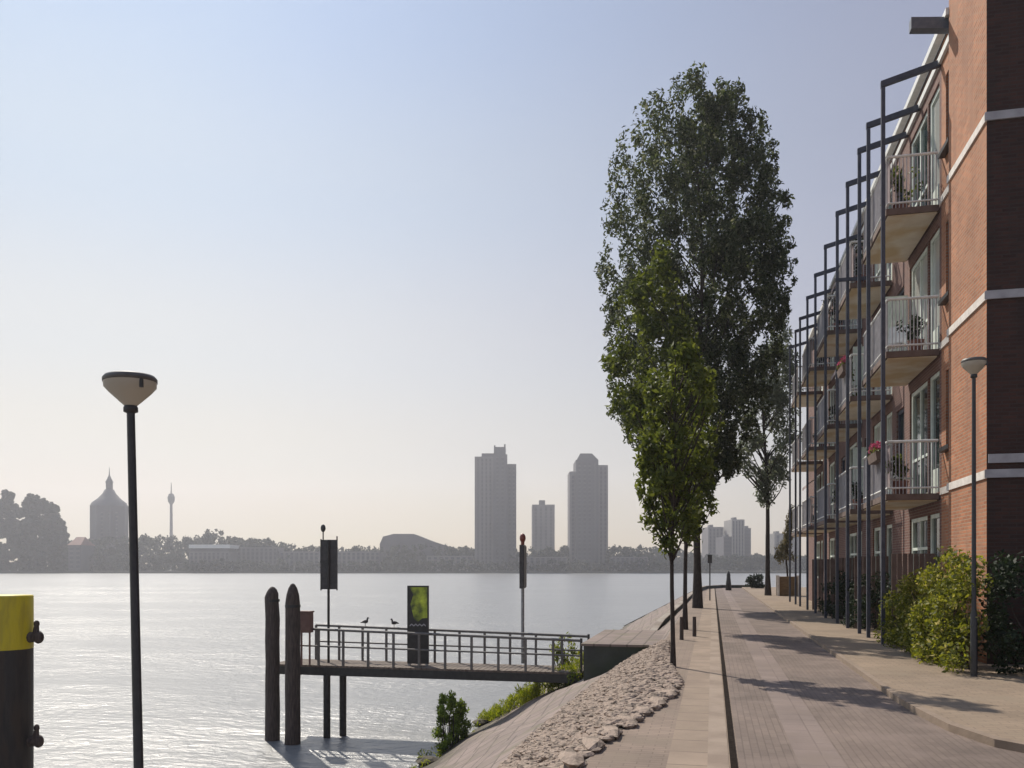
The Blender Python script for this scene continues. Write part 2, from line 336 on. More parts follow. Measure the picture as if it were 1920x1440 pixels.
# slope with gentle irregularity
sm = MB(); NX, NY = 26, 120
xs = np.linspace(-1.0, -9.0, NX); ys = np.linspace(YN, YF, NY)
def slope_z(x, y=0):
    return min(0.0, (x + 1.0) * 0.546)
V = []
for j, y in enumerate(ys):
    for i, x in enumerate(xs):
        k = 0 if i == 0 else 0.05 * (math.sin(x * 3.1 + y * 1.3) + math.sin(y * 2.3 - x * 1.7)) * min(1, i / 6)
        V.append((x, y, slope_z(x) + k))
Fc = [(j*NX+i, j*NX+i+1, (j+1)*NX+i+1, (j+1)*NX+i) for j in range(NY-1) for i in range(NX-1)]
# end face of the slope
tag(sm.add(V, Fc, True).build('embankment', M['slope']), kind='structure')
e = MB().add([(-1.0, YF, 0), (-9, YF, -4.2), (-1.0, YF, -4.2)], [(0, 1, 2)])
tag(e.build('embankment_end', M['darkconc']), kind='structure')
wx = MB(); wx.add([(-1100, -300, -3), (1100, -300, -3), (1100, 1300, -3), (-1100, 1300, -3)], [(0, 1, 2, 3)])
tag(wx.build('river_water', M['water']), kind='structure')

# paving bands, each a sheet 4 mm over the one below
sheet('paver_band', [(-0.36, YN), (0.17, YN), (0.17, YF-.01), (-0.36, YF-.01)], 0.004, M['pave_strip'])
sheet('concrete_strip', [(-0.04, YN), (0.13, YN), (0.13, YF-.02), (-0.04, YF-.02)], 0.008, M['strip'])
kpoly = [(2.10, YF-.02), (2.10, 11.0), (2.13, 10.0), (2.22, 9.0), (2.42, 8.3), (2.9, 7.75), (3.8, 7.2), (5.5, 6.6), (9, 5.8), (20, 4.6), (58, 3)]
prom = [(0.21, YN), (58, YN)] + kpoly[::-1] + [(0.21, YF-.02)]
sheet('promenade', prom, 0.004, M['pave_dark'])
sheet('pale_slab_band', [(0.68, YN), (1.04, YN), (1.04, YF-.03), (0.68, YF-.03)], 0.008, M['pave_light'])
tag(MB().box(0.14, YN, -0.02, 0.195, YF-.05, 0.0095).build('drainage_gutter', M['drain']), kind='structure')
# pavement: raised sheet with a kerb
pv = MB(); off = [(x + 0.07, y + (0.0 if i < 2 else 0.06)) for i, (x, y) in enumerate(kpoly)]
top = [(x, y, 0.07) for x, y in off] + [(58, YF-.02, 0.07)]
pv.add(top, [tuple(range(len(top)))[::-1]])
o = pv.build('pavement', M['pave_tan']); tag(o, kind='structure')
kb = MB(); vs = []
for (x, y), (x2, y2) in zip(kpoly, off):
    vs += [(x, y, 0), (x, y, 0.078), (x2, y2, 0.082), (x2, y2, 0.0)]
fs = []
for i in range(len(kpoly) - 1):
    for k in range(3): fs.append((i*4+k, i*4+k+1, (i+1)*4+k+1, (i+1)*4+k))
tag(kb.add(vs, fs).build('kerb', M['kerb']), kind='structure')

# ------------------------------------------------------------------ leaves / trees
def leaf_cloud(centers, radii, n, size, aspect=0.5, flat=0.0, up=0.0, seed=0, taperbottom=True):
    """n leaf quads (folded diamonds) scattered in clumps"""
    rg = np.random.default_rng(seed)
    centers = np.asarray(centers, float); radii = np.asarray(radii, float)
    wgt = radii ** 2 if radii.ndim == 1 else radii.prod(1) ** (2/3)
    idx = rg.choice(len(centers), n, p=wgt / wgt.sum())
    dv = rg.normal(size=(n, 3)); dv /= np.linalg.norm(dv, axis=1)[:, None]
    r = rg.random(n) ** 0.45
    rad = radii[idx] if radii.ndim == 2 else radii[idx][:, None]
    p = centers[idx] + dv * r[:, None] * rad
    t = rg.normal(size=(n, 3)); t[:, 2] += up; t /= np.linalg.norm(t, axis=1)[:, None]
    s = rg.normal(size=(n, 3)); s -= (s * t).sum(1)[:, None] * t; s /= np.linalg.norm(s, axis=1)[:, None]
    nn = np.cross(t, s)
    L = size * rg.uniform(0.55, 1.35, n)[:, None]; Wd = L * aspect
    a = p - t * L * .5; c = p + t * L * .5
    b_ = p + s * Wd * .5 + nn * L * .12; d_ = p - s * Wd * .5 + nn * L * .12
    v = np.stack([a, b_, c, d_], 1).reshape(-1, 3)
    return v
def leaf_obj(name, v, m, parent=None, kind=None):
    n = len(v) // 4
    me = bpy.data.meshes.new(name)
    me.vertices.add(len(v)); me.vertices.foreach_set('co', v.astype(np.float32).ravel())
    me.loops.add(n * 4); me.polygons.add(n)
    me.polygons.foreach_set('loop_start', np.arange(0, n * 4, 4, dtype=np.int32))
    me.loops.foreach_set('vertex_index', np.arange(n * 4, dtype=np.int32))
    me.update(calc_edges=True); me.validate()
    me.materials.append(m)
    o = bpy.data.objects.new(name, me); COL.objects.link(o)
    if parent is not None: o.parent = parent
    return o
def limb(mb, p0, p1, r0, r1, bend=0.15, seg=5, n=7):
    p0 = Vector(p0); p1 = Vector(p1); L = (p1 - p0).length
    off = Vector((random.uniform(-1, 1), random.uniform(-1, 1), random.uniform(-.3, .6))) * L * bend
    pts = []; rs = []
    for i in range(seg + 1):
        t = i / seg
        pts.append(p0.lerp(p1, t) + off * math.sin(math.pi * t) * .6); rs.append(r0 + (r1 - r0) * t)
    mb.tube(pts, rs, n, cap=False); return pts
def tree(name, px, d, prof, nclump, crad, nleaf, lsize, lm, label, cat='tree', trunk_r=0.2, lean_top=None, aspect=.5, base_y=0.0, seed=1, depth_ratio=1.0, group=None, trunk_top=None, z0=0.0, up=0.3, thin=0.0):
    """prof: list of (photo row, left px, right px) of the crown outline at distance d"""
    X, Y = W(px, d); s = F / d
    root = empty(name, (X, Y, z0), label, cat, group)
    random.seed(seed); rg = np.random.default_rng(seed)
    rows = sorted((Z(y, d) - z0, (l - px) / s, (r - px) / s) for y, l, r in prof)
    zs = [r[0] for r in rows]; ls = [r[1] for r in rows]; rs_ = [r[2] for r in rows]
    C = []; Rr = []
    tries = 0
    while len(C) < nclump and tries < 200000:
        tries += 1
        z = rg.uniform(zs[0], zs[-1]); lo = np.interp(z, zs, ls); hi = np.interp(z, zs, rs_)
        wdt = hi - lo
        if rg.random() > (wdt / max(np.array(rs_) - np.array(ls))) ** 1.1: continue
        u = rg.uniform(-1, 1); v = rg.uniform(-1, 1)
        if u*u + v*v > 1: continue
        # favour the outside of the crown
        if u*u + v*v < 0.3 and rg.random() < 0.45: continue
        cr = crad * rg.uniform(0.5, 1.25)
        hw = max(0.05, wdt / 2 - cr * 0.55)
        a = (lo + hi) / 2 + u * hw; bb = v * hw * depth_ratio
        if rg.random() < .14 and wdt > 1.5:      # stray sprays beyond the rim
            a = (lo + hi) / 2 + (1 if rg.random() < .5 else -1) * (wdt / 2 + cr * rg.uniform(-.5, .05)); bb *= .3; cr *= .5
        C.append((a * CT - bb * ST, a * ST + bb * CT, z)); Rr.append(cr)
    C = np.array(C); Rr = np.array(Rr)
    rad3 = np.stack([Rr * .8, Rr * .8, Rr * 1.2], 1)
    v = leaf_cloud(C, rad3, nleaf, lsize, aspect, up=up, seed=seed)
    if thin:      # the river side and the top of the crown are looser
        q = v.reshape(-1, 4, 3); a_ = q[:, 0, 0] * CT + q[:, 0, 1] * ST; z_ = q[:, 0, 2]
        lo_ = np.interp(z_, zs, ls); hi_ = np.interp(z_, zs, rs_); t_ = np.clip((a_ - lo_) / (hi_ - lo_), 0, 1); h_ = (z_ - zs[0]) / (zs[-1] - zs[0])
        keep = rg.random(len(q)) > thin * np.clip(1.15 - 1.7 * t_, 0, 1) * np.clip(h_ * 1.6 - .2, 0, 1)
        v = q[keep].reshape(-1, 3)
    leaf_obj('crown', v, lm, root)
    tb = MB(); H = zs[-1]
    lt = lean_top or (0, 0)
    tt = trunk_top or H * .9
    pts = []; rr = []
    for i in range(12):
        t = i / 11
        wob = 0.012 * H * math.sin(t * 7 + seed)
        pts.append((lt[0] * t + wob * t, lt[1] * t + wob * .5, tt * t)); rr.append(trunk_r * (1 - t) ** .8 * (1 + .5 * math.exp(-t * 40)) + 0.012)
    tb.tube(pts, rr, 10)
    tb.build('trunk', M['bark'], root)
    br = MB()
    sel = rg.choice(len(C), min(len(C), 70), replace=False)
    for k in sel:
        c = C[k]; zz = max(zs[0] * .85, min(tt * .92, c[2] - (abs(c[0]) + abs(c[1])) * 1.0 - .2))
        t = zz / tt; i = min(10, int(t * 11)); f = t * 11 - i
        p0 = Vector(pts[i]).lerp(Vector(pts[i + 1]), f)
        r0 = rr[i] * .45
        limb(br, p0, c, max(.012, r0), .008, seg=4, n=5)
    br.build('branch', M['bark'], root)
    return root

# big poplar
tree('poplar_tree', 1308, 32.8,
     [(160, 1275, 1355), (176, 1235, 1388), (200, 1200, 1410), (235, 1175, 1426), (280, 1155, 1446), (340, 1140, 1466), (420, 1132, 1478), (500, 1124, 1488), (580, 1136, 1470), (660, 1136, 1455),
      (740, 1138, 1440), (800, 1170, 1420), (860, 1200, 1392), (910, 1235, 1352)],
     820, 0.46, 90000, 0.18, M['leaf_big'], 'tall grey-green poplar with a high dense crown, tallest tree on the quay', trunk_r=0.135, seed=3, up=.7, thin=.55, aspect=.45)
tree('young_tree', 1285, 21.7,
     [(480, 1215, 1255), (560, 1160, 1280), (640, 1135, 1310), (740, 1135, 1335), (800, 1165, 1350), (880, 1205, 1350), (960, 1222, 1335), (1000, 1255, 1315)],
     150, 0.36, 13000, 0.15, M['leaf_young'], 'slim green tree standing between the nearest sapling and the tall poplar', trunk_r=0.045, seed=5, group='young trees in the quay paving')
tree('young_tree', 1262, 13.6,
     [(645, 1250, 1290), (700, 1200, 1335), (770, 1178, 1358), (830, 1185, 1355), (880, 1192, 1345), (950, 1180, 1335), (1000, 1210, 1310), (1030, 1240, 1285)],
     95, 0.20, 4700, 0.11, M['leaf_sapling'], 'nearest green sapling with a thin straight stem beside the rubble stones', trunk_r=0.026, seed=9, group='young trees in the quay paving')
tree('slender_tree', 1440, 45,
     [(585, 1452, 1468), (640, 1430, 1488), (720, 1392, 1500), (790, 1378, 1502), (850, 1368, 1492), (900, 1400, 1475), (930, 1418, 1450)],
     120, 0.55, 8500, 0.26, M['leaf_grey'], 'thin grey-green tree with an airy crown near the far end of the balconies', trunk_r=0.12, lean_top=(-.2, 0), seed=12, up=.8, aspect=.35)

# ------------------------------------------------------------------ bushes
def bush(name, cs, rads, n, size, lm, label, cat, seed, loc=(0,0,0), group=None, aspect=.5, up=.3, stems=True):
    root = empty(name, loc, label, cat, group)
    cc = [(c[0]-loc[0], c[1]-loc[1], c[2]-loc[2]) for c in cs]
    leaf_obj('foliage', leaf_cloud(cc, rads, n, size, aspect, up=up, seed=seed), lm, root)
    if stems:
        random.seed(seed); st = MB()
        for k in range(0, len(cc), max(1, len(cc)//25)):
            limb(st, (cc[k][0]*.6, cc[k][1]*.6, 0.0), cc[k], .015, .005, seg=3, n=5)
        st.build('stem', M['bark'], root)
    return root
# lit green hedge by the brick corner
cs = []; rd = []
rg = np.random.default_rng(21)
for k in range(170):
    y = rg.uniform(13.1, 18.8); t = (y - 13.1) / 5.7
    H = 1.75 - 0.9 * t ** 1.3 + rg.normal() * .1
    x = rg.uniform(3.22 + .12 * t, 3.6 + .4 * t); z = rg.uniform(.15, max(.3, H)); x += .12 * (z / 1.9) ** 2
    cs.append((x, y, z)); rd.append((.2, .24, .2))
bush('hedge', cs, rd, 24000, .075, M['leaf_hedge'], 'bright yellow-green leafy hedge at the foot of the orange brick corner', 'hedge', 22, loc=(3.9, 15, .07))
cs = []; rd = []
for k in range(150):
    x = rg.uniform(3.78, 7.4); y = rg.uniform(12.95, 13.9); H = 1.5 + .25 * math.sin(x * 2)
    cs.append((x, y, rg.uniform(.2, H))); rd.append((.2, .2, .2))
bush('hedge', cs, rd, 9000, .09, M['leaf_dark'], 'dark shaded hedge in front of the shaded brick end wall, right of the lamp post', 'hedge', 23, loc=(5.6, 13.4, .07))  # shaded side of the hedge, its shade painted with the dark leaf colour
cs = [(x + rg.normal()*.1, 12.5 + rg.normal()*.1, .25 + rg.random()*.45) for x in np.linspace(4.4, 5.3, 22)]
bush('low_shrub', cs, [(.13,.13,.14)]*22, 1500, .075, M['leaf_young'], 'low mid-green shrub at the foot of the dark hedge by the right edge', 'shrub', 24, loc=(4.7, 12.5, .07))
# black railing in front of the dark hedge
fr = empty('garden_railing', (5.7, 12.5, 0.07), 'black metal garden railing in front of the dark hedge', 'railing')
b_ = MB()
b_.box(-1.25, -.015, 1.15, 1.8, .015, 1.19); b_.box(-1.25, -.015, .25, 1.8, .015, .28); b_.build('rail', M['black'], fr)
b_ = MB()
for k in range(24): b_.tube([(-1.2 + k * .125, 0, 0), (-1.2 + k * .125, 0, 1.22)], .010, 6)
b_.build('bars', M['black'], fr)
# dark shrubs under the balconies
for i, (y0, y1, x0, x1, H) in enumerate([(21.4, 24.6, 3.35, 4.1, 1.35), (25.4, 28.6, 3.3, 4.1, 1.2), (18.4, 20.2, 3.7, 4.2, 1.1)]):
    cs = [(rg.uniform(x0, x1), rg.uniform(y0, y1), rg.uniform(.15, H)) for _ in range(50)]
    bush('dark_shrub', cs, [(.2, .25, .2)] * 50, 3800, .09, M['leaf_dark'],
         ['dark green shrub under the second balcony stack', 'dark green shrub under the third balcony stack', 'small dark shrub under the nearest balcony stack, behind the hedge'][i],
         'shrub', 30 + i, loc=((x0+x1)/2, (y0+y1)/2, .07), group='dark shrubs under the balconies')
# shrub at the water edge
X, Y = W(845, 21.1)
cs = []; rd = []
for k in range(36):
    a = rg.uniform(0, 6.28); t = rg.random(); r = .12 + .38 * math.sin(math.pi * min(1, t * .8 + .15)) * rg.random() ** .5
    cs.append((X + r * math.cos(a), Y + r * math.sin(a), -2.95 + 1.3 * t)); rd.append((.12, .12, .16))
bush('waterside_shrub', cs, rd, 3200, .11, M['leaf_shrub'], 'bright green shrub growing at the water edge below the pier', 'shrub', 41, loc=(X, Y, -3.0), up=.9, aspect=.35)
# weeds on the slope
vs = []
for k in range(240):
    t = rg.random() ; bx = -6.6 + 3.3 * t; by = 24.4 - 3.0 * t + rg.normal() * .28
    vs.append((bx + rg.normal() * .12, by, slope_z(bx) + .06 + .28 * rg.random() * (.5 + t)))
v = leaf_cloud(vs, [(.13, .15, .14)] * 240, 7500, .12, .22, up=1.6, seed=42)
tag(leaf_obj('weeds', v, M['leaf_weed']), 'strip of yellow-green weeds running down the embankment to the water', 'weeds', kind='stuff')
# taller weed behind the pier end
cs = []
for k in range(26):
    px = rg.uniform(1035, 1092); d = 23.6; x, y = W(px, d); cs.append((x, y, Z(rg.uniform(1198, 1262), d)))
bush('weed_plant', cs, [(.12, .12, .2)] * 26, 900, .12, M['leaf_weed'], 'tall sparse weed growing behind the landward end of the pier railing', 'plant', 43, loc=(*W(1064, 23.6), -1.5), up=1.2, aspect=.3)
# low weeds between the slabs of the lower slope
vs = [(rg.uniform(-6.9, -6.3), rg.uniform(9, 60), -3.0 + rg.random() * .15) for _ in range(160)]
tag(leaf_obj('waterline_grass', leaf_cloud(vs, [(.1, .2, .1)] * 160, 2500, .10, .25, up=1.2, seed=44), M['leaf_weed']), 'thin line of grass tufts along the foot of the embankment', 'grass', kind='stuff')

# ------------------------------------------------------------------ rubble stones and edging
def poly_in(x, y, poly):
    c = False; j = len(poly) - 1
    for i in range(len(poly)):
        xi, yi = poly[i]; xj, yj = poly[j]
        if (yi > y) != (yj > y) and x < (xj - xi) * (y - yi) / (yj - yi) + xi: c = not c
        j = i
    return c
EDGE = [(-.40, 11.6), (-.44, 10.9), (-.74, 8.9), (-1.05, 6.8), (-1.4, 4.5)]
OUT = [(-2.3, 4.0), (-2.3, 8), (-2.45, 11), (-2.3, 14), (-2.1, 16.5), (-1.7, 18.4), (-.9, 18.4), (-.8, 16), (-.62, 13.5)]
rub = EDGE + OUT
def stone(mb, c, s, rg, n=7):
    rot = rg.uniform(0, 6.28); V = []
    for i, (zz, rr) in enumerate([(-.45, .75), (.1, 1.0), (.45, .6)]):
        for k in range(n):
            a = rot + 2 * math.pi * k / n; q = rr * rg.uniform(.78, 1.15)
            V.append((c[0] + s[0]*q*math.cos(a), c[1] + s[1]*q*math.sin(a), c[2] + s[2]*zz*rg.uniform(.8, 1.2)))
    Fc = [(i*n+k, i*n+(k+1) % n, (i+1)*n+(k+1) % n, (i+1)*n+k) for i in range(2) for k in range(n)] + [tuple(range(2*n, 3*n))]
    mb.add(V, Fc)
sb_ = MB(); sb_.add([(x, y, .006 if x >= -1.001 else slope_z(x) + .07) for x, y in [(-.46, 11.6), (-.5, 10.9), (-.8, 8.9), (-1.0, 7.2), (-1.0, 18.3), (-.9, 18.3), (-.82, 16), (-.66, 13.5)]], [tuple(range(8))])
tag(sb_.build('soil_bed', M['soil']), kind='structure')
rb = MB(); cnt = 0
rg = np.random.default_rng(55)
while cnt < 5200:
    x = rg.uniform(-3, -.3); y = rg.uniform(4, 20.6)
    if not poly_in(x, y, rub): continue
    s = rg.uniform(.028, .075)
    stone(rb, (x, y, slope_z(x) + .02 + .02 * rg.random()), (s, s * rg.uniform(.8, 1.3), s * rg.uniform(.5, 1.0)), rg); cnt += 1
tag(rb.build('rubble_stones', M['stone']), 'band of pale rough rubble stones laid along the top of the embankment', 'stones', kind='stuff')
for k, (x, y) in enumerate([(-.47, 10.75), (-.56, 10.05), (-.665, 9.38), (-.77, 8.72), (-.87, 8.1), (-.965, 7.5), (-1.06, 6.9), (-1.16, 6.3)]):
    mb = MB(); stone(mb, (0, 0, .03), (.10, .27, .085), np.random.default_rng(70 + k), 9)
    o = mb.build('edging_stone', M['stone']); o.location = (x - .07, y, 0); o.rotation_euler = (0, 0, R(14))
    tag(o, 'pale edging stone in the scalloped row between the paving and the rubble', 'stone', 'edging stones along the rubble')
# rocks at the waterline
for k, (px, py, s, lab) in enumerate([(905, 1352, .30, 'brown rock at the water edge at the foot of the strip of weeds'), (905, 1425, .24, 'reddish rock low on the embankment right of the waterside shrub'),
                                (800, 1425, .28, 'flat brown rock in the water just left of the waterside shrub'), (865, 1412, .22, 'dark rock at the water edge touching the waterside shrub on its right')]):
    d = 4.5 * F / (py - HY); x, y = W(px, d)
    mb = MB(); stone(mb, (0, 0, .04), (s, s * 1.2, s * .7), np.random.default_rng(90 + k), 9)
    o = mb.build('rock', M['slab_edge'] if k == 3 else M['slope']); o.location = (x, y, -2.96); tag(o, lab, 'rock', 'rocks at the waterline')

# ------------------------------------------------------------------ abutment, quay wall
ab = MB()
x0, x1, y0 = -2.75, -.93, 18.55
ab.add([(x0, y0, -2.0), (x1, y0, -1.0), (x1, y0, -.14), (x0, y0, -.14), (x0, y0+4.2, -2.0), (x1, y0+4.2, -1.0), (x1, y0+4.2, -.14), (x0, y0+4.2, -.14)],
       [(0, 1, 2, 3), (7, 6, 5, 4), (3, 2, 6, 7), (4, 0, 3, 7), (1, 5, 6, 2)])
t = empty('pier_abutment', (0, 0, 0), 'dark concrete abutment wall where the pier meets the embankment', 'wall')
ab.build('wall', M['darkconc'], t)
cp = MB(); cp.add([(x0-.05, y0-.04, -.14), (x1, y0-.04, -.14), (x1, y0-.04, -.09), (x0-.05, y0-.04, -.09), (x0-.05, y0+4.25, -.14), (x1, y0+4.25, -.14), (x1, y0+4.25, -.09), (x0-.05, y0+4.25, -.09)],
       [(0, 1, 2, 3), (7, 6, 5, 4), (3, 2, 6, 7), (4, 0, 3, 7), (1, 5, 6, 2), (0, 4, 5, 1)])
cp.build('coping', M['slope'], t)
qw = empty('quay_wall', (-1.6, 23.4, 0), 'long low dark wall along the edge of the quay beyond the pier', 'wall')
pl = [(-1.72, 25.6), (-1.6, 28), (-1.35, 35), (-1.15, 45), (-.95, 55), (-.5, 62), (.6, 65.2), (4, 65.6)]
wb = MB(); cb_ = MB()
for (a, b2) in zip(pl[:-1], pl[1:]):
    A = Vector((a[0]+1.6, a[1]-23.4)); B = Vector((b2[0]+1.6, b2[1]-23.4)); c = (A + B) / 2; t_ = (B - A); L = t_.length; t_.normalize(); nrm = Vector((-t_.y, t_.x))
    za, zb_ = slope_z(a[0]) + (.20 if a[1] > 26 else .05), slope_z(b2[0]) + .20
    for mb_, hw_, lo_, hi_ in ((wb, .08, -.7, 0), (cb_, .10, .003, .03)):
        q_ = [(A.x-nrm.x*hw_, A.y-nrm.y*hw_, za), (B.x-nrm.x*hw_, B.y-nrm.y*hw_, zb_), (B.x+nrm.x*hw_, B.y+nrm.y*hw_, zb_), (A.x+nrm.x*hw_, A.y+nrm.y*hw_, za)]
        mb_.add([(p[0], p[1], p[2]+lo_) for p in q_] + [(p[0], p[1], p[2]+hi_) for p in q_], [(0,3,2,1),(4,5,6,7),(0,1,5,4),(1,2,6,5),(2,3,7,6),(3,0,4,7)])
wb.build('wall', M['darkconc'], qw); cb_.build('coping', M['conc'], qw)

# ------------------------------------------------------------------ pier
py_n, py_f = 21.15, 22.55; zd = -1.06
pr = empty('pier', (-7.4, 21.8, zd), 'narrow pier with grey railings crossing from the embankment to the timber piles', 'pier')
dx0, dx1 = -11.75, -3.2
def L_(x, y, z): return (x + 7.4, y - 21.8, z - zd)
dk = MB(); x = dx0
while x < dx1 - .1:
    dk.box(*L_(x, py_n, zd - .05), *L_(x + .135, py_f, zd)); x += .15
dk.build('deck', M['deckwood'], pr)
for yy in (py_n, py_f - .12):
    MB().box(*L_(dx0, yy, zd - .27), *L_(dx1, yy + .12, zd - .053)).build('side_beam', M['black'], pr)
for yy in (py_n + .05, py_f - .05):
    rl = empty('railing', (0, 0, 0), None, None); rl.parent = pr
    MB().tube([L_(dx0 + .7, yy, zd + .98), L_(dx1, yy, zd + .80)], .035, 8).build('top_rail', M['rail'], rl)
    MB().tube([L_(dx0 + .7, yy, zd + .52), L_(dx1, yy, zd + .42)], .024, 8).build('middle_rail', M['rail'], rl)
    n_ = 12
    for k in range(n_):
        xx = dx0 + .7 + (dx1 - dx0 - .7) * k / (n_ - 1); zz = .98 - .18 * k / (n_ - 1)
        MB().box(*L_(xx - .028, yy - .028, zd), *L_(xx + .028, yy + .028, zd + zz + (0.06 if k in (n_ - 1,) else 0))).build('post', M['rail'] if k < n_ - 1 else M['black'], rl)
for px in (622, 643):
    x, y = W(px, 23.2)
    MB().tube([L_(x, y if px > 630 else y - .3, -3.6), L_(x, y if px > 630 else y - .3, zd - .27)], .095, 10).build('support_pile', M['black'], pr)
# pier things
def pile(px, d, r, ytop, label, seed, tip=.55):
    x, y = W(px, d); zt = Z(ytop, d)
    rg = np.random.default_rng(seed); t = empty('mooring_pile', (x, y, -3), label, 'timber pile', 'timber piles at the end of the pier')
    H = zt + 3
    pts = []; rs = []
    for z in np.linspace(-.8, H - tip, 9): pts.append((rg.normal() * .008, rg.normal() * .008, z)); rs.append(r * (1.08 - .1 * z / H) * rg.uniform(.96, 1.04))
    for q, f in ((.4, .86), (.75, .6), (.95, .3), (1.0, .08)): pts.append((0, 0, H - tip + tip * q)); rs.append(r * f)
    MB().tube(pts, rs, 12).build('shaft', M['timber'], t)
    b2 = MB(); b2.tube([(0, 0, H - tip - .12), (0, 0, H - tip - .05)], r * 1.04, 12); b2.build('iron_band', M['black'], t)
    return t
pile(511, 22.6, .18, 1100, 'thick dark timber pile with blunt rounded tip, outermost at the pier end', 1, .28)
pile(549, 22.1, .19, 1094, 'thick brown timber pile with pointed tip beside the end of the pier railing', 2, .5)
# box at the pier end
x, y = W(573, 23.0)
t = empty('equipment_box', (x, y, zd), 'red-brown metal box on two legs at the outer end of the pier', 'box')
MB().box(-.17, -.12, .88, .17, .12, 1.42).box(-.19, -.14, 1.423, .19, .14, 1.46).build('housing', M['rustbox'], t)
for s_ in (-1, 1): MB().box(s_*.12-.02, -.02, 0, s_*.12+.02, .02, .88).build('leg', M['rustbox'], t)
# sign panel
x, y = W(784, 22.9)
t = empty('sign_panel', (x, y, zd), 'tall information panel on the pier, black below with a green picture on top', 'sign', rz=R(6))
Ht = Z(1095, 22.9) - zd
MB().box(-.29, -.04, .05, .29, .04, Ht * .98).build('panel', M['black'], t)
gm = noise_mat('sign_green', (0.20, 0.27, 0.02), (0.62, 0.72, 0.06), 5, 0.4, c3=(0.05, 0.07, 0.015), sc3=3.0)
gb = MB()
def flat(poly, yy): return [(x_, yy, z_) for x_, z_ in poly]
zt = Ht * .96; zb = zt - .85
poly = [(-.10, zb), (.0, zb - .08), (.12, zb + .02), (.26, zb + .03), (.26, zt), (-.22, zt), (-.12, zt - .2), (-.2, zt - .45)]
gb.add(flat(poly, -.044), [tuple(range(len(poly)))])
gb.build('picture', gm, t)
wv = MB(); zz = zb - .2; pz = [(-.22 + .055*k, zz + (.045 if k % 2 else 0)) for k in range(9)]
wv.add([(a_, -.045, b_z) for a_, b_z in pz] + [(a_, -.045, b_z + .035) for a_, b_z in pz], [(k, k+1, k+10, k+9) for k in range(8)])
wv.build('lettering', M['band_grey'], t)
for s_ in (-1, 1): MB().box(s_*.24-.03, -.05, 0, s_*.24+.03, .05, .05).build('foot', M['gal'], t)
# white painted frame part of the gate rail before the panel
# navigation signs
x, y = W(616, 23.6)
t = empty('navigation_sign', (x, y, zd), 'dark grey sign board facing the camera on a thin black pole near the pier end', 'sign', 'navigation signs on the pier', rz=TH)
hz0 = Z(1105, 23.6) - zd; hz1 = Z(1012, 23.6) - zd
MB().tube([(0, 0, 0), (0, 0, hz1)], .035, 10).build('pole', M['black'], t)
bd = MB().box(-.22, .04, hz0, .22, .07, hz1)
for k in range(6): bd.box(-.22, .07, hz0 + .05 + k*(hz1-hz0-.1)/5 - .015, .22, .09, hz0 + .05 + k*(hz1-hz0-.1)/5 + .015)
bd.box(-.235, .03, hz0 - .03, -.21, .095, hz1 + .02).box(.21, .03, hz0 - .03, .235, .095, hz1 + .1)
bd.build('board', M['signback'], t)
lt = MB(); lt.tube([(-.16, .05, hz1), (-.16, .05, hz1 + .22)], .018, 8); lt.ell((-.16, .05, hz1 + .32), (.07, .07, .11)); lt.build('lamp', M['signback'], t)
x, y = W(980, 23.4)
t = empty('navigation_sign', (x, y, zd), 'sign seen edge-on with a red lamp on top, on a pale pole over the pier', 'sign', 'navigation signs on the pier', rz=TH + R(82))
hz0 = Z(1103, 23.4) - zd; hz1 = Z(1022, 23.4) - zd
MB().tube([(0, 0, 0), (0, 0, hz0)], .045, 10).build('pole', M['gal'], t)
MB().box(-.3, -.05, hz0, .3, .05, hz1).box(-.28, -.075, hz0+.03, .28, -.052, hz1-.03).build('board', M['signback'], t)
red = noise_mat('red_lamp', (0.16, 0.03, 0.02), (0.22, 0.05, 0.03), 6, 0.4)
MB().tube([(0, 0, hz1), (0, 0, hz1 + .10)], .05, 10).ell((0, 0, hz1 + .19), (.085, .085, .13)).build('lamp', red, t)
# gulls on the rail
def gull(px, label, flip, rest):
    y = py_f - .05; wx_, wy_ = W(px, 1.0); x = wx_ * y / wy_
    zt = zd + .98 - .18 * ((x - dx0 - .7) / (dx1 - dx0 - .7)) + .035
    sk = MB()
    s_ = -1 if flip else 1
    sk.ell((0, 0, .15), (.13, .055, .062), 12, 8)
    sk.ell((s_*.09, 0, .22), (.04, .032, .05), 10, 6); sk.ell((s_*.115, 0, .275), (.042, .033, .035), 10, 6)
    sk.tube([(s_*.15, 0, .272), (s_*.20, 0, .262)], [.012, .004], 6)
    sk.tube([(-s_*.10, 0, .15), (-s_*.22, 0, .12)], [.04, .012], 8)
    for q in (-.02, .02): sk.tube([(.0, q, .10), (.0, q, 0)], .006, 5)
    o = sk.build('gull', M['signback']); o.location = (x, y, zt); o.scale = (.7, .7, .8); o.rotation_euler = (0, 0, .9); tag(o, label, 'bird', 'birds on the pier railing')
gull(685, 'small dark bird on the pier railing midway between sign pole and panel', False, 0)
gull(739, 'small dark bird perched on the pier railing just left of the information panel', True, 0)

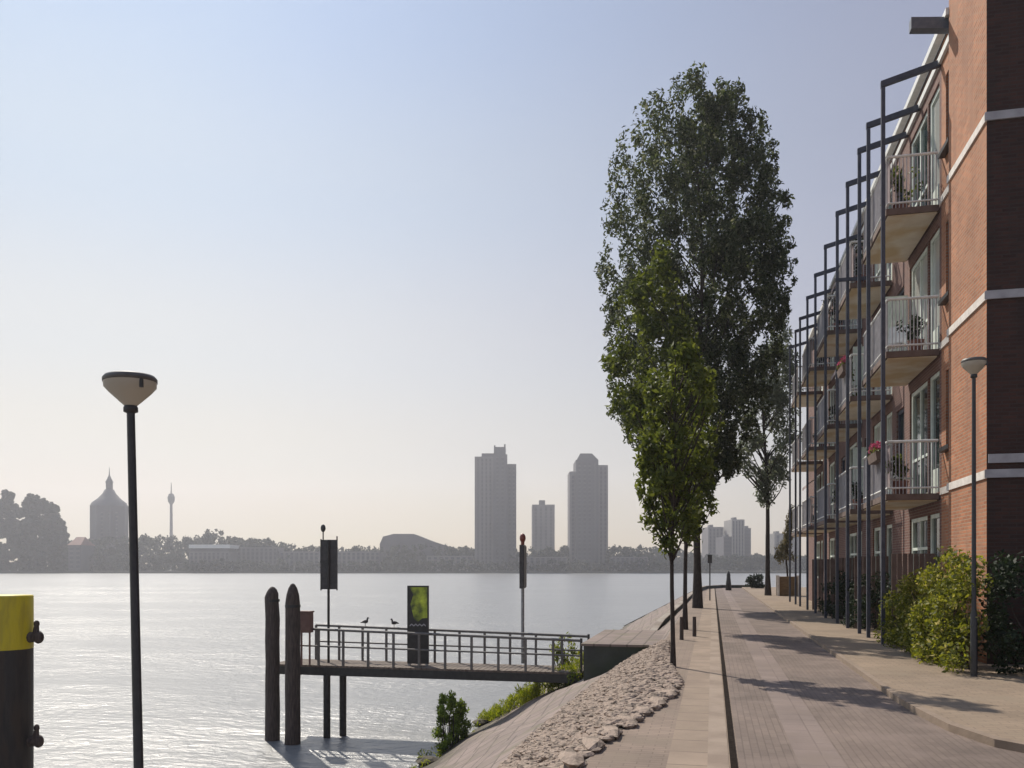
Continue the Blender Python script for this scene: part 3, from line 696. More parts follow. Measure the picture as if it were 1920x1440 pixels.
# ------------------------------------------------------------------ big mooring post
d = 12.0; x, y = W(6, d); t = empty('mooring_post', (x, y, -3), 'big round steel mooring post, yellow top over black, cut by the left edge', 'mooring post')
zt = Z(1116, d) + 3; zy = Z(1216, d) + 3; rr = 50 / F * d
MB().lathe([(rr, -.8), (rr, zy)], n=40).build('shaft', M['post_black'], t)
MB().lathe([(rr*1.004, zy), (rr*1.004, zt - .02), (rr*.98, zt), (0, zt)], n=40).build('yellow_top', M['yellow'], t)
for zz in (Z(1195, d) + 3, Z(1390, d) + 3):
    hk = MB()
    dirx = CT * .95; diry = ST * .95
    hk.tube([(dirx*(rr-.02), diry*(rr-.02), zz), (dirx*(rr+.13), diry*(rr+.13), zz)], [.085, .06], 10)
    hk.tube([(dirx*(rr+.10), diry*(rr+.10), zz - .02), (dirx*(rr+.12), diry*(rr+.12), zz + .17)], [.06, .03], 10)
    hk.ell((dirx*(rr+.15), diry*(rr+.15), zz), (.07, .07, .09)); hk.ell((dirx*(rr+.12), diry*(rr+.12), zz + .19), (.04, .04, .05))
    hk.build('hook', M['timber'], t)

# ------------------------------------------------------------------ street lamps
d = 6.4; x, y = W(269, d); zb = -1.6
lamp = empty('street_lamp', (x, y, zb), 'nearest street lamp, dark pole with cone-shaped glass head against the sky over the river', 'street lamp', 'cone-headed street lamps')
zc = Z(772, d) - zb    # collar
PH = zc
MB().tube([(0, 0, -.3), (0, 0, .9), (0, 0, .95), (0, 0, PH)], [.055, .055, .037, .029], 16).build('pole', M['pole'], lamp)
hd = F / d
hh = (772 - 697) / hd
MB().lathe([(.03, -.01), (.052, 0), (.052, .03), (.045, .045)], (0, 0, PH), 20).build('collar', M['black'], lamp)
MB().lathe([(.045, .045), (.10, .095), (.165, .155), (.205, .20), (.208, .24)], (0, 0, PH), 40).build('glass_bowl', M['bowl'], lamp)
MB().lathe([(.207, .238), (.213, .24), (.213, .268), (.195, .29), (.12, .305), (0, .31)], (0, 0, PH), 40).build('cap', M['lampcap'], lamp)
MB().box(.14, -.15, PH + .17, .165, -.125, PH + .24).build('fitting', M['black'], lamp)
lamp.rotation_euler = (0, -R(1.25), TH)
for ch_ in [c_ for c_ in lamp.children if c_.name.split('.')[0] in ('glass_bowl', 'cap', 'fitting')]:
    ch_.scale = (.9, .9, .92); ch_.location = (0, 0, PH * .08)
l2 = copy_tree(lamp)
l2.location = (*W(1826, 11.9), .07); l2.rotation_euler = (0, 0, .3)
sc = (Z(668, 11.9) - .07) / (PH + .31); l2.scale = (.85, .85, sc)
l2['label'] = 'farther street lamp, dark pole rising beside the hedge in front of the orange brick wall'

# ------------------------------------------------------------------ apartment building
FX = 4.30; PX_ = 4.19; Y0 = 14.75; Y1 = 42.0; ROOF = 11.65
bl = empty('apartment_building', (4.19, Y0, 0.07), 'orange brick apartment block with steel-framed balconies along the promenade', 'building')
bl.location = (0, 0, 0)
def wallgrid(u0, u1, z0, z1, holes, x, depth=.18):
    """front faces on plane X=x with rectangular openings and their reveals"""
    us = sorted({u0, u1} | {h[0] for h in holes} | {h[1] for h in holes}); zs_ = sorted({z0, z1} | {h[2] for h in holes} | {h[3] for h in holes})
    mb = MB()
    for a, b2 in zip(us[:-1], us[1:]):
        for c, d2 in zip(zs_[:-1], zs_[1:]):
            mu, mz = (a + b2) / 2, (c + d2) / 2
            if any(h[0] < mu < h[1] and h[2] < mz < h[3] for h in holes): continue
            mb.add([(x, a, c), (x, b2, c), (x, b2, d2), (x, a, d2)], [(3, 2, 1, 0)])
    for a, b2, c, d2 in holes:
        for q in ([(x, a, c), (x, a, d2), (x+depth, a, d2), (x+depth, a, c)], [(x, b2, c), (x, b2, d2), (x+depth, b2, d2), (x+depth, b2, c)],
                  [(x, a, c), (x, b2, c), (x+depth, b2, c), (x+depth, a, c)], [(x, a, d2), (x, b2, d2), (x+depth, b2, d2), (x+depth, a, d2)]):
            mb.add(q, [(0, 1, 2, 3)])
    return mb
floors = [3.0, 5.8, 8.6]
bays = [(17.95, 20.85), (22.45, 25.35), (26.8, 29.7), (31.65, 34.5), (36.0, 38.8)]
holes = []; wins = []
for fz in [0.2] + floors:
    if fz > 1:
        wins.append((17.05, 17.6, fz + .85, fz + 2.3, 'n'))
    for a, b2 in bays:
        wins.append((a + .12, a + 1.0, fz + .05, fz + 2.45, 'd'))
        wins.append((a + 1.08, b2 - .2, fz + (.05 if fz > 1 else .9), fz + 2.45, 'w'))
for (a, b2) in bays[:-1]:
    pass
for i in range(len(bays) - 1):
    a = bays[i][1] + .25; b2 = bays[i+1][0] - .25
    for fz in floors:
        if b2 - a > .8: wins.append(((a+b2)/2 - .4, (a+b2)/2 + .4, fz + .9, fz + 2.3, 'n'))
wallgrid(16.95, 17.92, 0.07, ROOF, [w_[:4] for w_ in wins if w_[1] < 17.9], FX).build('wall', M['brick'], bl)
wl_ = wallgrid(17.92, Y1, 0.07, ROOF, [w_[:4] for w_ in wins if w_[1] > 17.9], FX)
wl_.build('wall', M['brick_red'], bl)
# near pier, end wall and the rest of the body
pr_ = MB(); pr_.add([(PX_, Y0, .07), (PX_, 16.95, .07), (PX_, 16.95, ROOF), (PX_, Y0, ROOF)], [(3, 2, 1, 0)])
pr_.add([(PX_, 16.95, .07), (FX+.1, 16.95, .07), (FX+.1, 16.95, ROOF), (PX_, 16.95, ROOF)], [(3, 2, 1, 0)])
pr_.build('brick_pier', M['brick'], bl)
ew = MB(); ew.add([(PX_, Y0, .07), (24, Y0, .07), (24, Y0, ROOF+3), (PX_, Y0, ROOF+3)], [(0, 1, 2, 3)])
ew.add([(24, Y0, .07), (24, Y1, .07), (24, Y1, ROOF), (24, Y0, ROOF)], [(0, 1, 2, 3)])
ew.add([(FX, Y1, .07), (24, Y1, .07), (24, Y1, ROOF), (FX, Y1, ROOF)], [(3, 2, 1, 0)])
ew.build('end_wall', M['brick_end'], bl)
up_ = MB(); up_.add([(PX_, Y0, ROOF), (PX_, 16.95, ROOF), (PX_, 16.95, ROOF+3), (PX_, Y0, ROOF+3)], [(3, 2, 1, 0)])
up_.build('brick_pier', M['brick'], bl)
MB().add([(FX-.02, Y0+.02, ROOF+.005), (23.9, Y0+.02, ROOF+.005), (23.9, Y1, ROOF+.005), (FX-.02, Y1, ROOF+.005)], [(0, 1, 2, 3)]).build('roof', M['darkconc'], bl)
MB().box(FX-.16, 16.96, ROOF+.01, FX-.02, Y1+.05, ROOF+.14).build('gutter', M['white'], bl)
MB().box(FX-.06, 16.96, ROOF-.35, FX-.003, Y1+.03, ROOF-.22).build('fascia', M['white'], bl)
for fz in floors:
    MB().box(PX_-.03, Y0-.03, fz-.02, PX_-.002, 16.98, fz+.11).build('string_course', M['band'], bl)
    MB().box(PX_-.03, Y0-.035, fz-.01, 24, Y0-.003, fz+.12).build('string_course', M['band_grey'], bl)  # the white course again, greyed to paint the shade of the end wall
    MB().box(FX-.03, 16.985, fz-.02, FX-.003, 17.93, fz+.11).build('string_course', M['band'], bl)
MB().box(PX_+.02, Y0-.03, floors[0]+.22, 24, Y0-.003, floors[0]+.36).build('string_course', M['band_grey'], bl)
MB().tube([(PX_+.055, 17.02, .1), (PX_+.055, 17.02, ROOF)], .04, 8).build('downpipe', M['black'], bl)
# windows
for a, b2, c, d2, kd in wins:
    f = MB(); x0_, x1_ = FX + .04, FX + .11; t_ = .085
    f.box(x0_, a, c, x1_, a + t_, d2).box(x0_, b2 - t_, c, x1_, b2, d2).box(x0_, a + t_, c, x1_, b2 - t_, c + t_).box(x0_, a + t_, d2 - t_, x1_, b2 - t_, d2)
    if kd == 'w': f.box(x0_+.003, (a+b2)/2-.03, c+t_, x1_-.003, (a+b2)/2+.03, d2-t_).box(x0_+.006, a+t_, c+.85, x1_-.006, b2-t_, c+.91)
    if kd == 'd': f.box(x0_+.003, a+t_, c+t_, x1_-.003, b2-t_, c+.5)
    fo = f.build('window', M['green_white'] if kd != 'n' else M['steel'], bl)
    MB().add([(FX+.08, a+.01, c+.01), (FX+.08, b2-.01, c+.01), (FX+.08, b2-.01, d2-.01), (FX+.08, a+.01, d2-.01)], [(3, 2, 1, 0)]).build('pane', M['glass_c'] if random.random() < .38 else M['glass'], fo)
    if kd == 'n': MB().box(FX-.12, a-.08, c-.09, FX+.07, b2+.08, c-.01).build('sill', M['black'], fo)
# hoisting beam
x0_, y0_ = PX_, 17.15
hz_ = Z(62, 15.9); hb_ = MB(); hv_ = []
for (xa, za) in ((3.58, hz_ + .02), (FX-.003, hz_ - .08)):
    hv_ += [(xa, y0_-.09, za), (xa, y0_+.09, za), (xa, y0_+.09, za+.21), (xa, y0_-.09, za+.21)]
hb_.add(hv_, [(0,3,2,1), (4,5,6,7), (0,1,5,4), (1,2,6,5), (2,3,7,6), (3,0,4,7)]).build('hoisting_beam', M['gal_dark'], bl)
# balconies: slab, soffit, railing, divider; steel frames
posts = [17.98, 19.6, 20.75, 22.5, 24.3, 26.75, 29.3, 31.7, 34.3, 36.1, 38.7]
GX = 3.26
for a, b2 in bays:
    for fz in floors:
        bc = empty('balcony', (0, 0, 0), None, None); bc.parent = bl
        MB().box(GX+.06, a+.05, fz-.10, FX-.02, b2-.03, fz+.02).build('slab', M['slab_edge'], bc)
        MB().box(GX+.10, a+.09, fz-.125, FX-.05, b2-.07, fz-.103).build('soffit', M['soffit'], bc)
        rm = MB()
        rm.tube([(GX+.10, a+.1, fz+1.05), (GX+.10, b2-.08, fz+1.05)], .028, 8); rm.tube([(GX+.10, a+.1, fz+.14), (GX+.10, b2-.08, fz+.14)], .02, 6)
        rm.tube([(GX+.10, a+.1, fz+1.05), (FX-.03, a+.1, fz+1.05)], .028, 8); rm.tube([(GX+.10, a+.1, fz+.14), (FX-.03, a+.1, fz+.14)], .02, 6)
        rm.build('handrail', M['white'], bc)
        bm_ = MB(); k = 0
        yy = a + .16
        while yy < b2 - .1: bm_.box(GX+.092, yy-.008, fz+.02, GX+.108, yy+.008, fz+1.04); yy += .075
        xx = GX + .18
        while xx < FX - .05: bm_.box(xx-.008, a+.092, fz+.02, xx+.008, a+.108, fz+1.04); xx += .066
        bm_.build('railing_bars', M['band_grey'], bc)
        q = random.random(); ya = a + .14
        if q < .3: MB().box(GX+.14, a+.13, fz+.16, GX+.155, a+.13+(b2-a)*.55, fz+1.0).build('windbreak', M['blind'], bc)
        elif q < .5: MB().box(FX-.5, b2-.12, fz+.02, FX-.02, b2-.09, fz+1.9).build('privacy_screen', M['green_white'], bc)
        elif q < .7:
            MB().add([(FX-.03, a+.3, fz+2.3), (FX-.55, a+.3, fz+1.95), (FX-.55, b2-.3, fz+1.95), (FX-.03, b2-.3, fz+2.3), (FX-.55, a+.3, fz+1.83), (FX-.55, b2-.3, fz+1.83)], [(0,1,2,3),(1,4,5,2)]).build('awning', M['blind'], bc)
for yy in posts:
    fr = empty('balcony_frame', (0, 0, 0), None, None); fr.parent = bl
    MB().box(GX-.036, yy-.036, .07, GX+.036, yy+.036, 11.0).build('post', M['steel'], fr)
    ht = MB(); ht.add([(GX-.045, yy-.04, 11.003), (FX-.01, yy-.04, 11.28), (FX-.01, yy-.04, 11.40), (GX-.045, yy-.04, 11.12),
                       (GX-.045, yy+.04, 11.003), (FX-.01, yy+.04, 11.28), (FX-.01, yy+.04, 11.40), (GX-.045, yy+.04, 11.12)],
                      [(0,1,2,3),(7,6,5,4),(0,4,5,1),(3,2,6,7),(0,3,7,4),(1,5,6,2)]).build('beam', M['steel'], fr)
# cross bar on the fourth frame
MB().box(GX-.30, 22.42, 8.65, GX+.42, 22.454, 8.74).build('cross_bar', M['steel'], bl)
# balcony clutter: pots and chairs things
def pot(x, y, z, lm, label, seed, h=.45):
    t = empty('potted_plant', (x, y, z), label, 'potted plant', 'potted plants on the balconies')
    MB().lathe([(.0, 0), (.11, 0), (.15, .26), (.16, .28), (.13, .28), (.12, .24), (0, .24)], n=14).build('pot', M['far_roof'], t)
    rg = np.random.default_rng(seed)
    cs = [(rg.normal()*.10, rg.normal()*.10, .3 + rg.random()*h) for _ in range(14)]
    leaf_obj('foliage', leaf_cloud(cs, [(.1, .1, .12)]*14, 260, .10, .5, up=.6, seed=seed), lm, t)
pot(3.65, 18.35, 3.02, M['leaf_young'], 'green potted plant on the first-floor balcony nearest the camera', 1)
pot(3.95, 18.4, 5.82, M['leaf_dark'], 'dark potted plant on the second-floor balcony nearest the camera', 2)
pot(3.7, 18.6, 8.62, M['leaf_young'], 'green potted plant on the top balcony nearest the camera', 3, .7)
pot(3.6, 22.9, 8.62, M['leaf_dark'], 'dark bushy potted plant on the top balcony of the second stack', 4, .9)
pot(3.6, 23.0, 3.02, M['leaf_dark'], 'dark potted plant on the first-floor balcony of the second stack', 5)
lv = {3.0: 'first-floor', 5.8: 'second-floor', 8.6: 'top'}; nm = ['nearest', 'second', 'third', 'fourth', 'fifth']
for k, (bi, fz, off_, m_, h_) in enumerate([(1, 5.8, 2.2, 'leaf_young', .8), (2, 8.6, .4, 'leaf_dark', .9), (2, 3.0, .5, 'leaf_young', .6), (2, 5.8, 1.8, 'leaf_dark', .5), (3, 5.8, .5, 'leaf_young', .9), (3, 8.6, 1.2, 'leaf_dark', .6), (4, 3.0, .6, 'leaf_dark', .8)]):
    pot(3.62 + .05 * k, bays[bi][0] + off_, fz + .02, M[m_], '%s potted plant on the %s balcony of the %s stack' % ('green' if m_ == 'leaf_young' else 'dark leafy', lv[fz], nm[bi]), 300 + k, h_)
fl_ = leaf_mat('pink_flowers', (0.30, 0.05, 0.08), (0.50, 0.16, 0.20), .3)
for k, (fz, ya) in enumerate([(3.0, 18.35), (5.8, 22.9)]):
    t = empty('flower_box', (GX + .02, ya + .45, fz + .74), ['flower box with red and pink flowers on the nearest first-floor balcony railing', 'flower box with pink flowers on the second-floor railing of the second stack'][k], 'flower box', 'flower boxes on the balcony railings')
    MB().add([(-.07, -.45, 0), (.07, -.45, 0), (.07, .45, 0), (-.07, .45, 0), (-.10, -.48, .17), (.065, -.48, .17), (.065, .48, .17), (-.10, .48, .17)], [(0,3,2,1),(4,5,6,7),(0,1,5,4),(1,2,6,5),(2,3,7,6),(3,0,4,7)]).build('box', M['slab_edge'], t)
    rg_ = np.random.default_rng(400 + k); cs = [(rg_.normal() * .05, rg_.uniform(-.45, .45), .24 + rg_.random() * .12) for _ in range(20)]
    leaf_obj('flowers', leaf_cloud(cs, [(.07, .08, .08)] * 20, 350, .06, .7, seed=410 + k), fl_, t)
    leaf_obj('foliage', leaf_cloud([(c[0], c[1], c[2] - .06) for c in cs], [(.08, .09, .07)] * 20, 350, .07, .5, seed=420 + k), M['leaf_young'], t)
def chair(x, y, z, rz, label):
    t = empty('balcony_chair', (x, y, z), label, 'chair', 'folding chairs on the balconies', rz)
    MB().box(-.21, -.2, .43, .21, .2, .46).build('seat', M['white'], t)
    MB().add([(-.21, .18, .5), (.21, .18, .5), (.21, .30, .92), (-.21, .30, .92), (-.21, .20, .5), (.21, .20, .5), (.21, .32, .92), (-.21, .32, .92)], [(0,1,2,3),(7,6,5,4),(0,4,5,1),(3,2,6,7),(0,3,7,4),(1,5,6,2)]).build('backrest', M['white'], t)
    for sx in (-.19, .19):
        for sy in (-.17, .19): MB().tube([(sx, sy, 0), (sx, sy * .9, .43 if sy < 0 else .55)], .013, 6).build('leg', M['gal'], t)
chair(3.85, 19.6, 3.02, .6, 'white folding chair on the nearest first-floor balcony')
chair(3.75, 19.4, 5.82, -.5, 'white folding chair on the nearest second-floor balcony')
chair(3.8, 24.0, 5.82, 1.2, 'white folding chair on the second-floor balcony of the second stack')
# garden screens on the ground floor
for i, (a, b2) in enumerate(bays[:4]):
    sc_ = MB()
    yy = a + .1; 
    xx = GX + .15
    while xx < FX - .12: sc_.box(xx, a-.02, .08, xx+.085, a+.005, 1.85); xx += .10
    o = sc_.build('garden_screen', M['slab_edge']); o['label'] = ['brown board screen under the nearest balcony stack', 'brown board screen under the second balcony stack', 'brown board screen under the third balcony stack', 'brown board screen under the fourth balcony stack'][i]
    o['category'] = 'screen'; o['group'] = 'board screens under the balconies'

# ------------------------------------------------------------------ planter and its tree beyond the building
d = 44.5; x, y = W(1477, d)
t = empty('planter_box', (x, y, .07), 'square brown wooden planter box beyond the far end of the balconies', 'planter')
MB().box(-.48, -.48, 0, .48, .48, 1.0).build('box', M['planter'], t)
for sx in (-.5, .5):
    for sy in (-.5, .5): MB().box(sx-.05, sy-.05, 0, sx+.05, sy+.05, 1.06).build('corner_post', M['band'], t)
t = empty('planted_tree', (x, y, 1.0), 'narrow olive-brown drooping tree growing out of the wooden planter box', 'tree')
pts = []; 
for k in range(60):
    q = rg.random(); pts.append((.45 * (1 - q) * rg.normal() * .45 - .2 + .45*q, rg.normal() * .2, .9 + 2.7 * q))
leaf_obj('crown', leaf_cloud(pts, [(.22, .22, .3)] * 60, 2200, .16, .4, up=1.2, seed=61), M['leaf_olive'], t)
MB().tube([(0, 0, 0), (-.1, 0, 1.2), (.1, 0, 3.2)], [.05, .04, .015], 8).build('trunk', M['bark'], t)
# posts near the end of the quay
x, y = W(1366, 57); t = MB().lathe([(0, 0), (.20, 0), (.17, .5), (.12, .9), (.13, 1.02), (.06, 1.25), (0, 1.3)], n=14).build('bollard', M['black']); t.location = (x, y, 0)
tag(t, 'dark tapered bollard at the far end of the promenade', 'bollard')
x, y = W(1331, 40); t = empty('marker_post', (x, y, 0), 'thin dark post with a small head at the quay edge right of the poplar trunk', 'post')
MB().tube([(0, 0, 0), (0, 0, 1.75)], .03, 8).build('pole', M['black'], t); MB().box(-.10, -.08, 1.75, .10, .08, 2.15).build('head', M['signback'], t)
cs = [(*W(rg.uniform(1404, 1432), 60), rg.uniform(.1, .9)) for _ in range(26)]
bush('low_shrub', cs, [(.3, .3, .25)] * 26, 900, .18, M['leaf_dark'], 'small dark shrub by the end of the promenade next to the slender tree', 'shrub', 63, loc=(*W(1418, 60), 0))
# short stakes beside the young trees
for k, (px, d_, h_) in enumerate([(1302, 19.5, .45), (1278, 18.6, .5)]):
    x, y = W(px, d_); o = MB().tube([(0, 0, 0), (0, 0, h_)], [.045, .04], 8).build('wooden_stake', M['timber']); o.location = (x, y, 0)
    tag(o, ['short wooden stake right of the second young tree trunk', 'short wooden stake left of the second young tree trunk'][k], 'stake', 'short stakes in the quay paving')

# ------------------------------------------------------------------ far bank
DB = 566.0
fb = MB()
def cw(a, d_, z): return (a * CT - d_ * ST, a * ST + d_ * CT, z)
fb.add([cw(-850, DB, -3.2), cw(850, DB, -3.2), cw(850, DB, -1.6), cw(-850, DB, -1.6), cw(-800, 1050, -1.5), cw(800, 1050, -1.5)], [(0, 1, 2, 3), (3, 2, 5, 4)])
tag(fb.build('far_bank', M['far_ground']), kind='structure')
def fbox(mb, p0, p1, ytop, d_, dep, ybot=None, zb=-2.0):
    z1 = Z(ytop, d_); z0 = zb if ybot is None else Z(ybot, d_)
    a0 = (p0 - 960) / F * d_; a1 = (p1 - 960) / F * d_
    q = [cw(a0, d_, 0), cw(a1, d_, 0), cw(a1, d_ + dep, 0), cw(a0, d_ + dep, 0)]
    v = [(p[0], p[1], z0) for p in q] + [(p[0], p[1], z1) for p in q]
    mb.add(v, [(0,3,2,1),(4,5,6,7),(0,1,5,4),(1,2,6,5),(2,3,7,6),(3,0,4,7)]); return mb
def fthing(name, label, cat, group=None):
    return empty(name, (0, 0, 0), label, cat, group)
def strips(t, p0, p1, ytop, ybot, d_, n, m, wfrac=.45):
    for k in range(n):
        c = p0 + (p1 - p0) * (k + .5) / n; hw = (p1 - p0) / n * wfrac / 2
        mb = MB(); z1 = Z(ytop, d_); z0 = Z(ybot, d_)
        a0 = (c - hw - 960) / F * (d_ - .3); a1 = (c + hw - 960) / F * (d_ - .3)
        mb.add([cw(a0, d_-.3, z0), cw(a1, d_-.3, z0), cw(a1, d_-.3, z1), cw(a0, d_-.3, z1)], [(0, 1, 2, 3)])
        mb.build('window_column', M['far_window'], t)
# tower 1
t = fthing('apartment_tower', 'tallest grey high-rise tower with a stepped roof, left of the pair across the river', 'tower', 'high-rise towers across the river')
b1 = MB(); fbox(b1, 890, 927, 856, 600, 24); b1.build('wall', M['far_light'], t)
b1 = MB(); fbox(b1, 925, 951, 852, 597, 27); fbox(b1, 903, 926, 850, 603, 18); b1.build('wall', M['far_grey'], t)
b1 = MB(); fbox(b1, 948, 968, 870, 601, 22); b1.build('wall', M['far_grey'], t)
b1 = MB(); fbox(b1, 926, 948, 838, 599, 16, 852); fbox(b1, 945, 948, 833, 599, 3, 838); fbox(b1, 926, 929, 835, 599, 3, 838); b1.build('roof_housing', M['far_dark'], t)
strips(t, 893, 923, 860, 1066, 600, 4, M['far_dark']); strips(t, 928, 947, 856, 1066, 597, 2, M['far_dark']); strips(t, 952, 967, 874, 1066, 601, 2, M['far_dark'])
# small tower between
t = fthing('apartment_tower', 'short pinkish grey tower between the two tall high-rises across the river', 'tower', 'high-rise towers across the river')
b1 = MB(); fbox(b1, 998, 1040, 946, 720, 24); b1.build('wall', M['far_light'], t)
b1 = MB(); fbox(b1, 1011, 1022, 938, 719, 10, 946); b1.build('roof_housing', M['far_dark'], t)
strips(t, 1000, 1038, 950, 1058, 720, 4, M['far_dark'])
# tower 3
t = fthing('apartment_tower', 'tall grey high-rise tower with chamfered crown, right of the pair across the river', 'tower', 'high-rise towers across the river')
b1 = MB(); fbox(b1, 1068, 1084, 884, 602, 22); b1.build('wall', M['far_light'], t)
b1 = MB(); fbox(b1, 1080, 1122, 862, 598, 26); b1.build('wall', M['far_grey'], t)
b1 = MB(); fbox(b1, 1118, 1140, 872, 602, 22); b1.build('wall', M['far_light'], t)
b1 = MB(); z0 = Z(862, 598); z1 = Z(850, 598)
a = [(p - 960) / F * 598 for p in (1082, 1088, 1110, 1122)]
vs = [cw(a[0], 598.5, z0), cw(a[3], 598.5, z0), cw(a[2], 598.5, z1), cw(a[1], 598.5, z1), cw(a[0], 618, z0), cw(a[3], 618, z0), cw(a[2], 618, z1), cw(a[1], 618, z1)]
b1.add(vs, [(0,1,2,3),(7,6,5,4),(3,2,6,7),(0,3,7,4),(1,5,6,2)]); b1.build('roof_housing', M['far_dark'], t)
strips(t, 1069, 1080, 890, 1066, 602, 1, M['far_dark']); strips(t, 1082, 1120, 868, 1066, 598, 4, M['far_dark']); strips(t, 1123, 1139, 876, 1066, 602, 2, M['far_dark'])
# church
t = fthing('church', 'domed church with lantern and spire across the river, left of the lamp pole', 'church')
cxx, cyy = W(205, 655); sc_ = 655 / F
b1 = MB(); b1.lathe([(33*sc_, -2), (33*sc_, Z(948, 655))], (cxx, cyy, 0), 8, False); b1.build('wall', M['far_grey'], t)
b1 = MB(); b1.lathe([(33.5*sc_, Z(950, 655)), (30*sc_, Z(943, 655)), (20*sc_, Z(935, 655)), (12*sc_, Z(926, 655)), (8*sc_, Z(918, 655)), (0, Z(917, 655))], (cxx, cyy, 0), 16); b1.build('dome', M['far_dark'], t)
b1 = MB(); b1.lathe([(6*sc_, Z(920, 655)), (6*sc_, Z(906, 655)), (7*sc_, Z(904, 655)), (3.5*sc_, Z(897, 655)), (1.2*sc_, Z(891, 655)), (0.3*sc_, Z(876, 655))], (cxx, cyy, 0), 10); b1.build('spire', M['far_dark'], t)
strips(t, 184, 226, 960, 1040, 640, 3, M['far_dark'], .3)
# observation tower
t = fthing('observation_tower', 'slender observation tower with a pod near its top on the far shore', 'tower')
cxx, cyy = W(321, 900); sc_ = 900 / F
b1 = MB(); b1.lathe([(3.4*sc_, -2), (2.3*sc_, Z(940, 900))], (cxx, cyy, 0), 12); b1.build('shaft', M['far_grey'], t)
b1 = MB(); b1.lathe([(2.3*sc_, Z(946, 900)), (6*sc_, Z(940, 900)), (6.5*sc_, Z(932, 900)), (4*sc_, Z(926, 900)), (1.2*sc_, Z(925, 900))], (cxx, cyy, 0), 14); b1.build('pod', M['far_dark'], t)
b1 = MB(); b1.lathe([(1.2*sc_, Z(925, 900)), (.5*sc_, Z(905, 900))], (cxx, cyy, 0), 8); b1.build('mast', M['far_dark'], t)
# low buildings
def low(p0, p1, yt, d_, m, label, roof=None, nwin=0, yb=None):
    t = fthing('riverside_building', label, 'building', 'low buildings on the far shore')
    fbox(MB(), p0, p1, yt, d_, 18).build('wall', m, t)
    if roof is not None:
        a0 = (p0-1-960)/F*d_; a1 = (p1+1-960)/F*d_; zt = Z(yt, d_); zr = Z(roof, d_)
        v = [cw(a0, d_-1, zt), cw(a1, d_-1, zt), cw(a1, d_+19, zt), cw(a0, d_+19, zt), cw(a0+2, d_+9, zr), cw(a1-2, d_+9, zr)]
        MB().add(v, [(0,1,5,4),(1,2,5),(2,3,4,5),(3,0,4),(0,3,2,1)]).build('roof', M['far_roof'], t)
    if nwin:
        z1 = yt + 5
        k = 0
        for j in range(nwin):
            c = p0 + (p1-p0)*(j+.5)/nwin; hw = (p1-p0)/nwin*.28
            a0 = (c-hw-960)/F*(d_-.3); a1 = (c+hw-960)/F*(d_-.3); zz = Z(yt, d_)
            mb = MB().add([cw(a0, d_-.3, 0), cw(a1, d_-.3, 0), cw(a1, d_-.3, zz-1), cw(a0, d_-.3, zz-1)], [(0,1,2,3)])
            mb.build('window_column', M['far_window'], t)
    return t
low(355, 430, 1034, 572, M['far_light'], 'low building with a long white roof strip, right of the lamp pole', None, 9)
wtop = fbox(MB(), 354, 431, 1021, 571, 20, 1028).build('roof', M['white'], [o for o in bpy.data.objects if o.name.startswith('riverside_building')][-1])
fbox(MB(), 357, 428, 1028, 573, 14, 1034).build('upper_storey', M['far_grey'], wtop.parent)
low(128, 152, 1022, 580, M['far_grey'], 'small red-roofed house between the big trees and the domed church', 1006, 2)
low(436, 520, 1026, 590, M['far_light'], 'long pale apartment row on the far shore above the timber piles', None, 10)
low(524, 598, 1034, 590, M['far_light'], 'pale flat building on the far shore just left of the navigation sign', None, 8)
low(632, 712, 1034, 590, M['far_light'], 'pale flat building on the far shore just right of the navigation sign', None, 9)
low(800, 886, 1042, 590, M['far_light'], 'low pale hall on the far shore at the left foot of the tallest tower', None, 8)
low(972, 1064, 1044, 590, M['far_light'], 'low pale hall on the far shore between the two tall towers', None, 9)
low(1146, 1215, 1044, 590, M['far_light'], 'low pale row on the far shore right of the chamfered tower', None, 8)
# hall with sloping roof
t = fthing('exhibition_hall', 'large dark hall with a broad arched roof on the far shore behind the information panel', 'hall')
b1 = MB(); d_ = 620; zt = [(712, 1020), (718, 1006), (738, 1001), (776, 1001), (806, 1013), (840, 1024)]
fr_ = [cw((p-960)/F*d_, d_, Z(yy, d_)) for p, yy in zt]; bk = [cw((p-960)/F*d_, d_+40, Z(yy, d_)) for p, yy in zt]
b0 = [cw((712-960)/F*d_, d_, -2), cw((840-960)/F*d_, d_, -2)]; b00 = [cw((712-960)/F*d_, d_+40, -2), cw((840-960)/F*d_, d_+40, -2)]
V = fr_ + bk + b0 + b00; n_ = len(zt)
b1.add(V, [tuple(range(n_)) + (2*n_+1, 2*n_)] + [(i, i+1, n_+i+1, n_+i) for i in range(n_-1)] + [(0, n_, 2*n_+2, 2*n_), (n_-1, 2*n_-1, 2*n_+3, 2*n_+1)])
b1.build('wall', M['far_grey'], t)
# distant city right of the poplar
for p0, p1, yt, d_, m, lab in [(1328, 1357, 988, 700, 'far_light', 'grey block just right of the poplar trunk in the distant city'), (1357, 1372, 1006, 640, 'far_grey', 'low grey block between the two taller blocks of the distant city'),
                               (1372, 1396, 974, 680, 'far_pale', 'pale tall block left of the slender tree in the distant city'), (1394, 1408, 990, 720, 'far_grey', 'narrow darker block touching the pale tall block in the distant city'),
                               (1452, 1500, 1000, 700, 'far_pale', 'pale block behind the planter box in the distant city')]:
    t = fthing('city_block', lab, 'building', 'blocks of the distant city')
    fbox(MB(), p0, p1, yt, d_, 25).build('wall', M[m], t)
    fbox(MB(), p0+3, p0+9, yt-4, d_+4, 8, yt).build('roof_housing', M['far_dark'], t)
    strips(t, p0+1, p1-1, yt+3, 1064, d_, 4, M['far_dark'])
